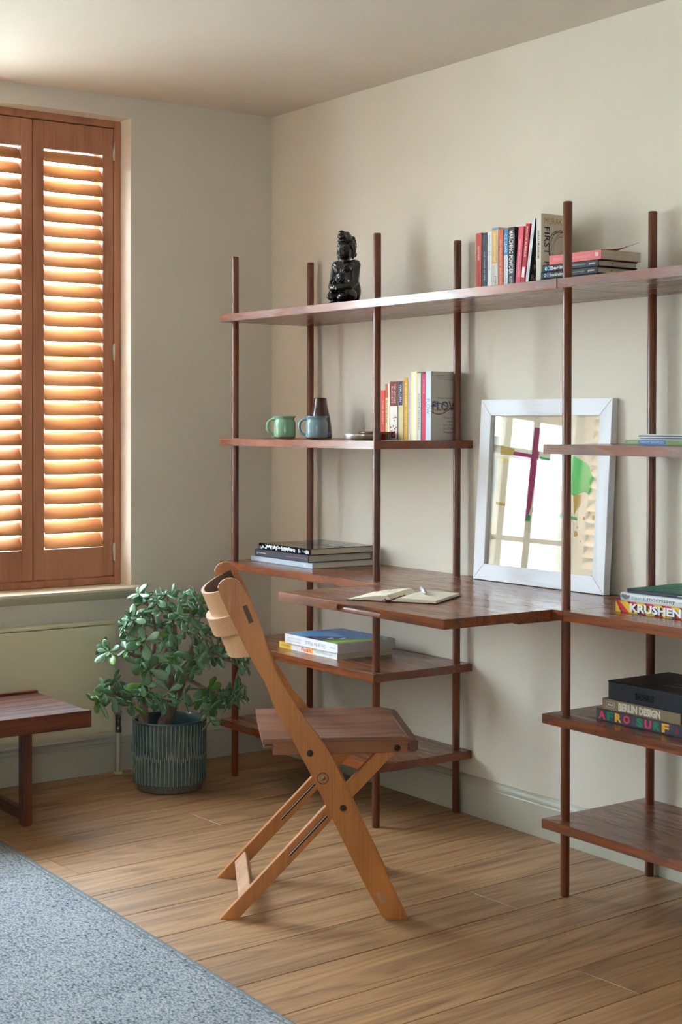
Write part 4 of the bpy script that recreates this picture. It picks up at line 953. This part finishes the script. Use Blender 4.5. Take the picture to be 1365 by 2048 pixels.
# ------------------------------------------------------------------ potted jade plant
PC = Vector((.3445, -.6425, 0)); ddv = Vector((-.862, .507, 0)); rrv = Vector((.507, .862, 0))
pot = thing('plant_pot', 'fluted dark teal glazed plant pot on a rough grey foot', 'pot', PC)
RP, ZB, ZP = .1295, .030, .2450; NF = 54; NA = NF*8
def teal():
    m = mat('teal_glaze', lin(48, 74, 78), .18, coat=.35); nt = NT(m); at = nt.n('ShaderNodeAttribute', attribute_name='ridge')
    n = nt.n('ShaderNodeTexNoise', i_Scale=14.0, i_Detail=4.0); tc = nt.n('ShaderNodeTexCoord'); nt.l(tc.outputs['Object'], n.inputs[0])
    r0 = ramp(nt, [(.35, lin(42, 74, 84)), (.7, lin(78, 102, 96))]); nt.l(n.outputs[0], r0.inputs[0])
    mx = nt.n('ShaderNodeMix', data_type='RGBA'); r = ramp(nt, [(.50, (0, 0, 0, 1)), (.92, (1, 1, 1, 1))]); nt.l(at.outputs['Fac'], r.inputs[0])
    nt.l(r.outputs[0], mx.inputs['Factor']); nt.l(r0.outputs[0], mx.inputs['A']); mx.inputs['B'].default_value = lin(164, 162, 130); nt.l(mx.outputs['Result'], nt.b.inputs['Base Color']); return m
TEAL = teal(); bm = bmesh.new(); lay = None; rows = []; data = []
zs = [ZB, ZB+.002]+[ZB+.004+(ZP-.008-ZB-.004)*i/38 for i in range(39)]+[ZP-.005, ZP-.002]
for z in zs:
    row = []
    for k in range(NA):
        a = 2*PI*k/NA; wob = .07*math.sin(z*40+k*.05)+.02*math.sin(z*120+k*.3)
        ft_ = abs((((a/(2*PI)*NF+wob) % 1)-.5))*2; fb = abs((((a/(2*PI)*NF+.5+wob*.7) % 1)-.5))*2
        zm = .125+.006*math.sin(k*.13); tt = min(1, max(0, (z-(zm-.012))/.006)); tb = min(1, max(0, ((zm+.012)-z)/.006))
        rt = ft_**2.2 if tt > 0 else 0; rb = fb**2.2 if tb > 0 else 0
        ridge = max(rt*tt, rb*tb)
        fade = 1 if z < ZP-.006 else .3
        edge = min(1, (z-ZB)/.006+.2)
        rr = RP-.0036*(1-ridge)*fade*edge-(.004*(1-edge))
        row.append(bm.verts.new((rr*math.cos(a), rr*math.sin(a), z))); data.append(ridge*fade)
    rows.append(row)
for r_ in ((RP-.0022, ZP), (RP-.006, ZP+.0006), (RP-.010, ZP-.002), (RP-.012, ZP-.02), (RP-.013, ZP-.10), (.02, ZP-.101)):
    rows.append([bm.verts.new((r_[0]*math.cos(2*PI*k/NA), r_[0]*math.sin(2*PI*k/NA), r_[1])) for k in range(NA)]); data += [0.55 if r_[1] > ZP-.001 else 0]*NA
for a, b_ in zip(rows, rows[1:]):
    for k in range(NA): bm.faces.new([a[k], a[(k+1) % NA], b_[(k+1) % NA], b_[k]])
bm.faces.new(rows[0][::-1])
po = obj('body', bm, TEAL, pot, True, 60)
at = po.data.attributes.new('ridge', 'FLOAT', 'POINT'); at.data.foreach_set('value', data)
bm = bmesh.new(); lathe(bm, [(.100, 0), (.108, .001), (.111, .006), (.113, .026), (.112, .0335)], 64)
obj('foot', bm, noisy('raw_clay', lin(120, 116, 104), lin(84, 82, 76), 160, .9, .8, 220, dist=.002), pot, True)
bm = bmesh.new(); lathe(bm, [(.0, .170), (.115, .170), (.116, .176), (.05, .182), (.0, .183)], 40)
obj('soil', bm, noisy('soil', lin(34, 26, 20), lin(60, 46, 34), 90, .95, 1, 90, dist=.006), pot, True)

jp = thing('jade_plant', 'bushy jade plant with thick oval leaves growing in the teal pot', 'plant', PC)
def L3(r, z, d=0): return rrv*r+ddv*d+Vector((0, 0, z))
BARK = noisy('jade_bark', lin(158, 132, 112), lin(108, 86, 72), 60, .85, .9, 70, dist=.003, stretch=(1, 1, .5))
trunks = [([(-.089, .178, .0), (-.090, .227, 0), (-.091, .292, .005), (-.086, .357, .01), (-.074, .396, .012), (-.061, .466, .02), (-.05, .53, .03)], [.019, .018, .0165, .014, .012, .009, .006]),
 ([(-.091, .292, .0), (-.092, .35, -.01), (-.091, .414, -.02), (-.098, .47, -.02), (-.10, .54, -.01)], [.012, .011, .010, .008, .005]),
 ([(-.022, .178, .02), (-.017, .226, .015), (.004, .282, .01), (.034, .356, .0), (.065, .429, -.01), (.085, .50, -.01), (.09, .57, .0)], [.024, .023, .0215, .019, .016, .012, .007]),
 ([(.012, .300, .01), (.005, .356, .02), (.017, .421, .03), (.02, .50, .04), (.015, .58, .04)], [.016, .015, .013, .009, .006]),
 ([(-.080, .385, .01), (-.05, .42, .0), (-.02, .455, -.01), (-.005, .51, -.02)], [.008, .007, .006, .005]),
 ([(.050, .385, .0), (.091, .365, -.01), (.13, .345, -.02), (.17, .335, -.03), (.22, .33, -.03)], [.008, .0065, .0055, .004, .003]),
 ([(-.088, .33, .0), (-.13, .325, -.02), (-.17, .335, -.03), (-.22, .345, -.03)], [.007, .006, .005, .003]),
 ([(-.095, .46, -.02), (-.14, .475, -.03), (-.19, .47, -.03), (-.22, .485, -.03)], [.007, .006, .004, .003]),
 ([(.07, .44, -.01), (.12, .47, -.02), (.17, .46, -.02), (.24, .43, -.01)], [.009, .007, .005, .003]),
 ([(-.1, .53, -.01), (-.12, .58, -.02), (-.13, .61, -.02)], [.006, .005, .003]), ([(-.05, .53, .03), (-.06, .6, .02), (-.09, .66, .02)], [.006, .005, .003]),
 ([(.015, .57, .04), (.0, .62, .03), (-.01, .67, .03)], [.006, .005, .003]), ([(.085, .56, .0), (.07, .62, .01), (.08, .665, .02)], [.006, .005, .003]), ([(.03, .37, 0), (-.0, .345, -.05), (-.03, .325, -.07), (.03, .32, -.08)], [.006, .005, .004, .003])]
for pts, rad in trunks:
    q = []; rd_ = []
    for i in range(len(pts)-1):
        for j in range(4):
            t = j/4; q.append(L3(*[pts[i][a]*(1-t)+pts[i+1][a]*t for a in range(2)], pts[i][2]*(1-t)+pts[i+1][2]*t)+Vector([random.uniform(-1, 1)*.0012 for _ in range(3)])); rd_.append((rad[i]*(1-t)+rad[i+1]*t)*random.uniform(.94, 1.08))
    q.append(L3(pts[-1][0], pts[-1][1], pts[-1][2])); rd_.append(rad[-1])
    bm = bmesh.new(); tube(bm, q, rd_, 14); obj('branch', bm, BARK, jp, True)
skel = [L3(*p) for pts, _ in trunks for p in [(a[0], a[1], a[2]) for a in pts if a[1] > .31]]
# leaves
def leafmat(name, c0, c1, edge):
    m = mat(name, c0, .24, coat=.25); nt = NT(m); oi = nt.n('ShaderNodeObjectInfo'); r = ramp(nt, [(0, c0), (1, c1)]); nt.l(oi.outputs['Random'], r.inputs[0])
    nt.l(r.outputs[0], nt.b.inputs['Base Color']); nt.b.inputs['Subsurface Weight'].default_value = .0; return m
LM = leafmat('jade_leaf', lin(80, 122, 82), lin(122, 162, 126), 0); LM2 = leafmat('jade_leaf_young', lin(88, 132, 52), lin(104, 150, 76), 0)
def leaf_mesh(bend, m):
    bm = bmesh.new(); prof_ = [(0, .04), (.08, .07), (.2, .13), (.38, .22), (.55, .285), (.72, .295), (.86, .23), (.95, .14), (1.0, .03)]
    rings = []; N = 8
    for x, hw_ in prof_:
        zc = bend*x*x-.0; tk = .075*math.sin(PI*min(1, .15+x*.85))**.5+.01
        rings.append([bm.verts.new((x, hw_*math.cos(2*PI*k/N), zc+tk*math.sin(2*PI*k/N)*(1 if math.sin(2*PI*k/N) < 0 else .75)+.10*(hw_*math.cos(2*PI*k/N))**2*2)) for k in range(N)])
    for a, b_ in zip(rings, rings[1:]):
        for k in range(N): bm.faces.new([a[k], a[(k+1) % N], b_[(k+1) % N], b_[k]])
    bm.faces.new(rings[0][::-1]); bm.faces.new(rings[-1])
    for f in bm.faces: f.smooth = True
    me = bpy.data.meshes.new('leaf'); bm.to_mesh(me); bm.free(); me.materials.append(m); return me
LMS = [leaf_mesh(.12, LM), leaf_mesh(-.10, LM), leaf_mesh(.0, LM), leaf_mesh(.05, LM2)]
top = [(-0.104, 0.679), (-0.091, 0.648), (-0.043, 0.661), (-0.009, 0.678), (0.026, 0.674), (0.06, 0.66), (0.095, 0.673), (0.112, 0.647), (0.091, 0.634), (-0.138, 0.614), (-0.125, 0.597), (-0.151, 0.584), (-0.155, 0.562), (-0.099, 0.609), (-0.074, 0.618), (-0.035, 0.626), (-0.0, 0.622), (0.034, 0.617), (0.06, 0.625), (-0.086, 0.579), (-0.125, 0.536), (-0.082, 0.527), (-0.043, 0.565), (-0.017, 0.552), (0.017, 0.578), (0.043, 0.595), (0.082, 0.595), (0.112, 0.603), (-0.203, 0.493), (-0.228, 0.485), (-0.147, 0.493), (-0.112, 0.484), (-0.095, 0.449), (-0.065, 0.431), (-0.043, 0.422), (0.026, 0.491), (0.008, 0.456), (0.043, 0.43), (-0.022, 0.522), (0.008, 0.543), (0.052, 0.538), (0.082, 0.542), (0.108, 0.56), (0.134, 0.538), (0.091, 0.499), (0.104, 0.468), (0.125, 0.442), (0.095, 0.442), (0.138, 0.481), (0.156, 0.498), (0.177, 0.52), (0.19, 0.472), (0.156, 0.455), (0.078, 0.416), (0.234, 0.445), (0.26, 0.44), (0.243, 0.41)]
low = [(-0.22, 0.363), (-0.237, 0.324), (-0.185, 0.337), (-0.19, 0.389), (-0.155, 0.371), (-0.13, 0.349), (-0.091, 0.379), (-0.125, 0.31), (-0.086, 0.335), (-0.069, 0.344), (-0.043, 0.326), (-0.017, 0.304), (-0.0, 0.347), (0.052, 0.334), (0.026, 0.321)]
lowr = [(0.108, 0.346), (0.138, 0.354), (0.099, 0.311), (0.125, 0.306), (0.156, 0.315), (0.134, 0.289), (0.164, 0.288), (0.143, 0.249), (0.191, 0.341), (0.208, 0.31), (0.221, 0.336), (0.243, 0.349), (0.238, 0.314), (0.26, 0.331)]
rnd = random.Random(11); nleaf = 0
nodes = []
for r, z in top:
    rad_ = math.hypot(r/.24, (z-.53)/.17); d = rnd.uniform(-.13, .02)*max(.25, 1-rad_*.7) if rnd.random() < .72 else rnd.uniform(0, .13)*max(.25, 1-rad_*.7)
    nodes.append((r, z, d, 1.0))
for r, z in low: nodes.append((r, z, rnd.uniform(-.09, -.02), 1.05))
for r, z in lowr: nodes.append((r, z, rnd.uniform(-.06, 0), 1.0))
stem_bm = bmesh.new()
big = {(-0.082, 0.527): 1.45, (-0.203, 0.493): 1.35, (-0.065, 0.431): 1.3, (-0.095, 0.449): 1.4, (0.026, 0.491): 1.3, (0.008, 0.456): 1.3, (0.043, 0.43): 1.35, (-0.237, 0.324): 1.3, (-0.185, 0.337): 1.35, (-0.125, 0.31): 1.3, (0.134, 0.289): 1.2, (.143, .249): 1.2}
nodes.sort(key=lambda q: 0 if q[3] > 1.01 or q[2] < .03 else 1)
nodes3 = []
for r, z, d, s in nodes:
    p = L3(r, z, d if (r, z) not in big else -.10)
    par = min(skel+[n_[0] for n_ in nodes3], key=lambda q: (q-p).length)
    if (par-p).length > .004:
        mid = (par+p)/2+Vector((0, 0, -.008)); tube(stem_bm, [par, mid, p], [.0034, .0028, .0022], 6)
    nodes3.append((p, (p-par).normalized() if (p-par).length > .004 else Vector((0, 0, 1)), s*big.get((r, z), 1.0)))
obj('stems', stem_bm, noisy('jade_stem', lin(112, 128, 80), lin(96, 98, 70), 30, .6), jp, True)['kind'] = 'stuff'
cen = L3(0, .47, 0)
allv = []
for p, dr, s in nodes3:
    axis = (dr*.6+(p-cen).normalized()*.8+Vector((0, 0, .35))).normalized()
    a0 = rnd.uniform(0, PI); base = axis.orthogonal().normalized(); b2 = axis.cross(base)
    for k in range(8):
        t = a0+k*PI/2+(PI/4 if 3 < k else 0)+rnd.uniform(-.25, .25); spread = (rnd.uniform(.95, 1.35) if k < 4 else rnd.uniform(.35, .8))
        if k >= 6: spread = 1.3
        back = -.020 if k >= 4 and k < 6 else (-.034 if k >= 6 else 0)
        dirv = (axis*(1.05-spread*.72)+(base*math.cos(t)+b2*math.sin(t))*spread+Vector((0, 0, -.20+rnd.uniform(-.15, .1)))).normalized()
        nz = (axis-dirv*axis.dot(dirv)); nz = nz.normalized() if nz.length > .01 else dirv.orthogonal().normalized()
        ny = nz.cross(dirv); m4 = Matrix((dirv, ny, nz)).transposed().to_4x4(); L_ = .0495*min(s, 1.25)*rnd.uniform(.72, 1.15)*(1 if k < 4 else .72)
        off = dr*back if k >= 4 else Vector((0, 0, 0))
        m4 = Matrix.Translation(p+off+dirv*.002) @ m4 @ Matrix.Diagonal((L_, L_*rnd.uniform(.80, 1.0), L_, 1))
        allv.append((L_*(1.15 if (p-PC).dot(ddv) < 0 else 1), m4, 3 if rnd.random() < .14 else rnd.randrange(3)))
allv.sort(key=lambda q: -q[0])
for L_, m4, mi in allv[:300]:
    o = bpy.data.objects.new('leaf', LMS[mi]); C.objects.link(o); o.parent = jp; o.matrix_local = m4
bm = bmesh.new()
for L_, m4, mi in allv[300:]:
    n0 = len(bm.verts); f0_ = len(bm.faces); bm.from_mesh(LMS[mi]); bm.verts.ensure_lookup_table()
    bmesh.ops.transform(bm, matrix=m4, verts=bm.verts[n0:])
sm = obj('small_leaves', bm, LM, jp); sm['kind'] = 'stuff'
# clean helper properties
for o in bpy.data.objects:
    for k in ('ox', 'z0', 'L', 'T', 'W'):
        if k in o: del o[k]
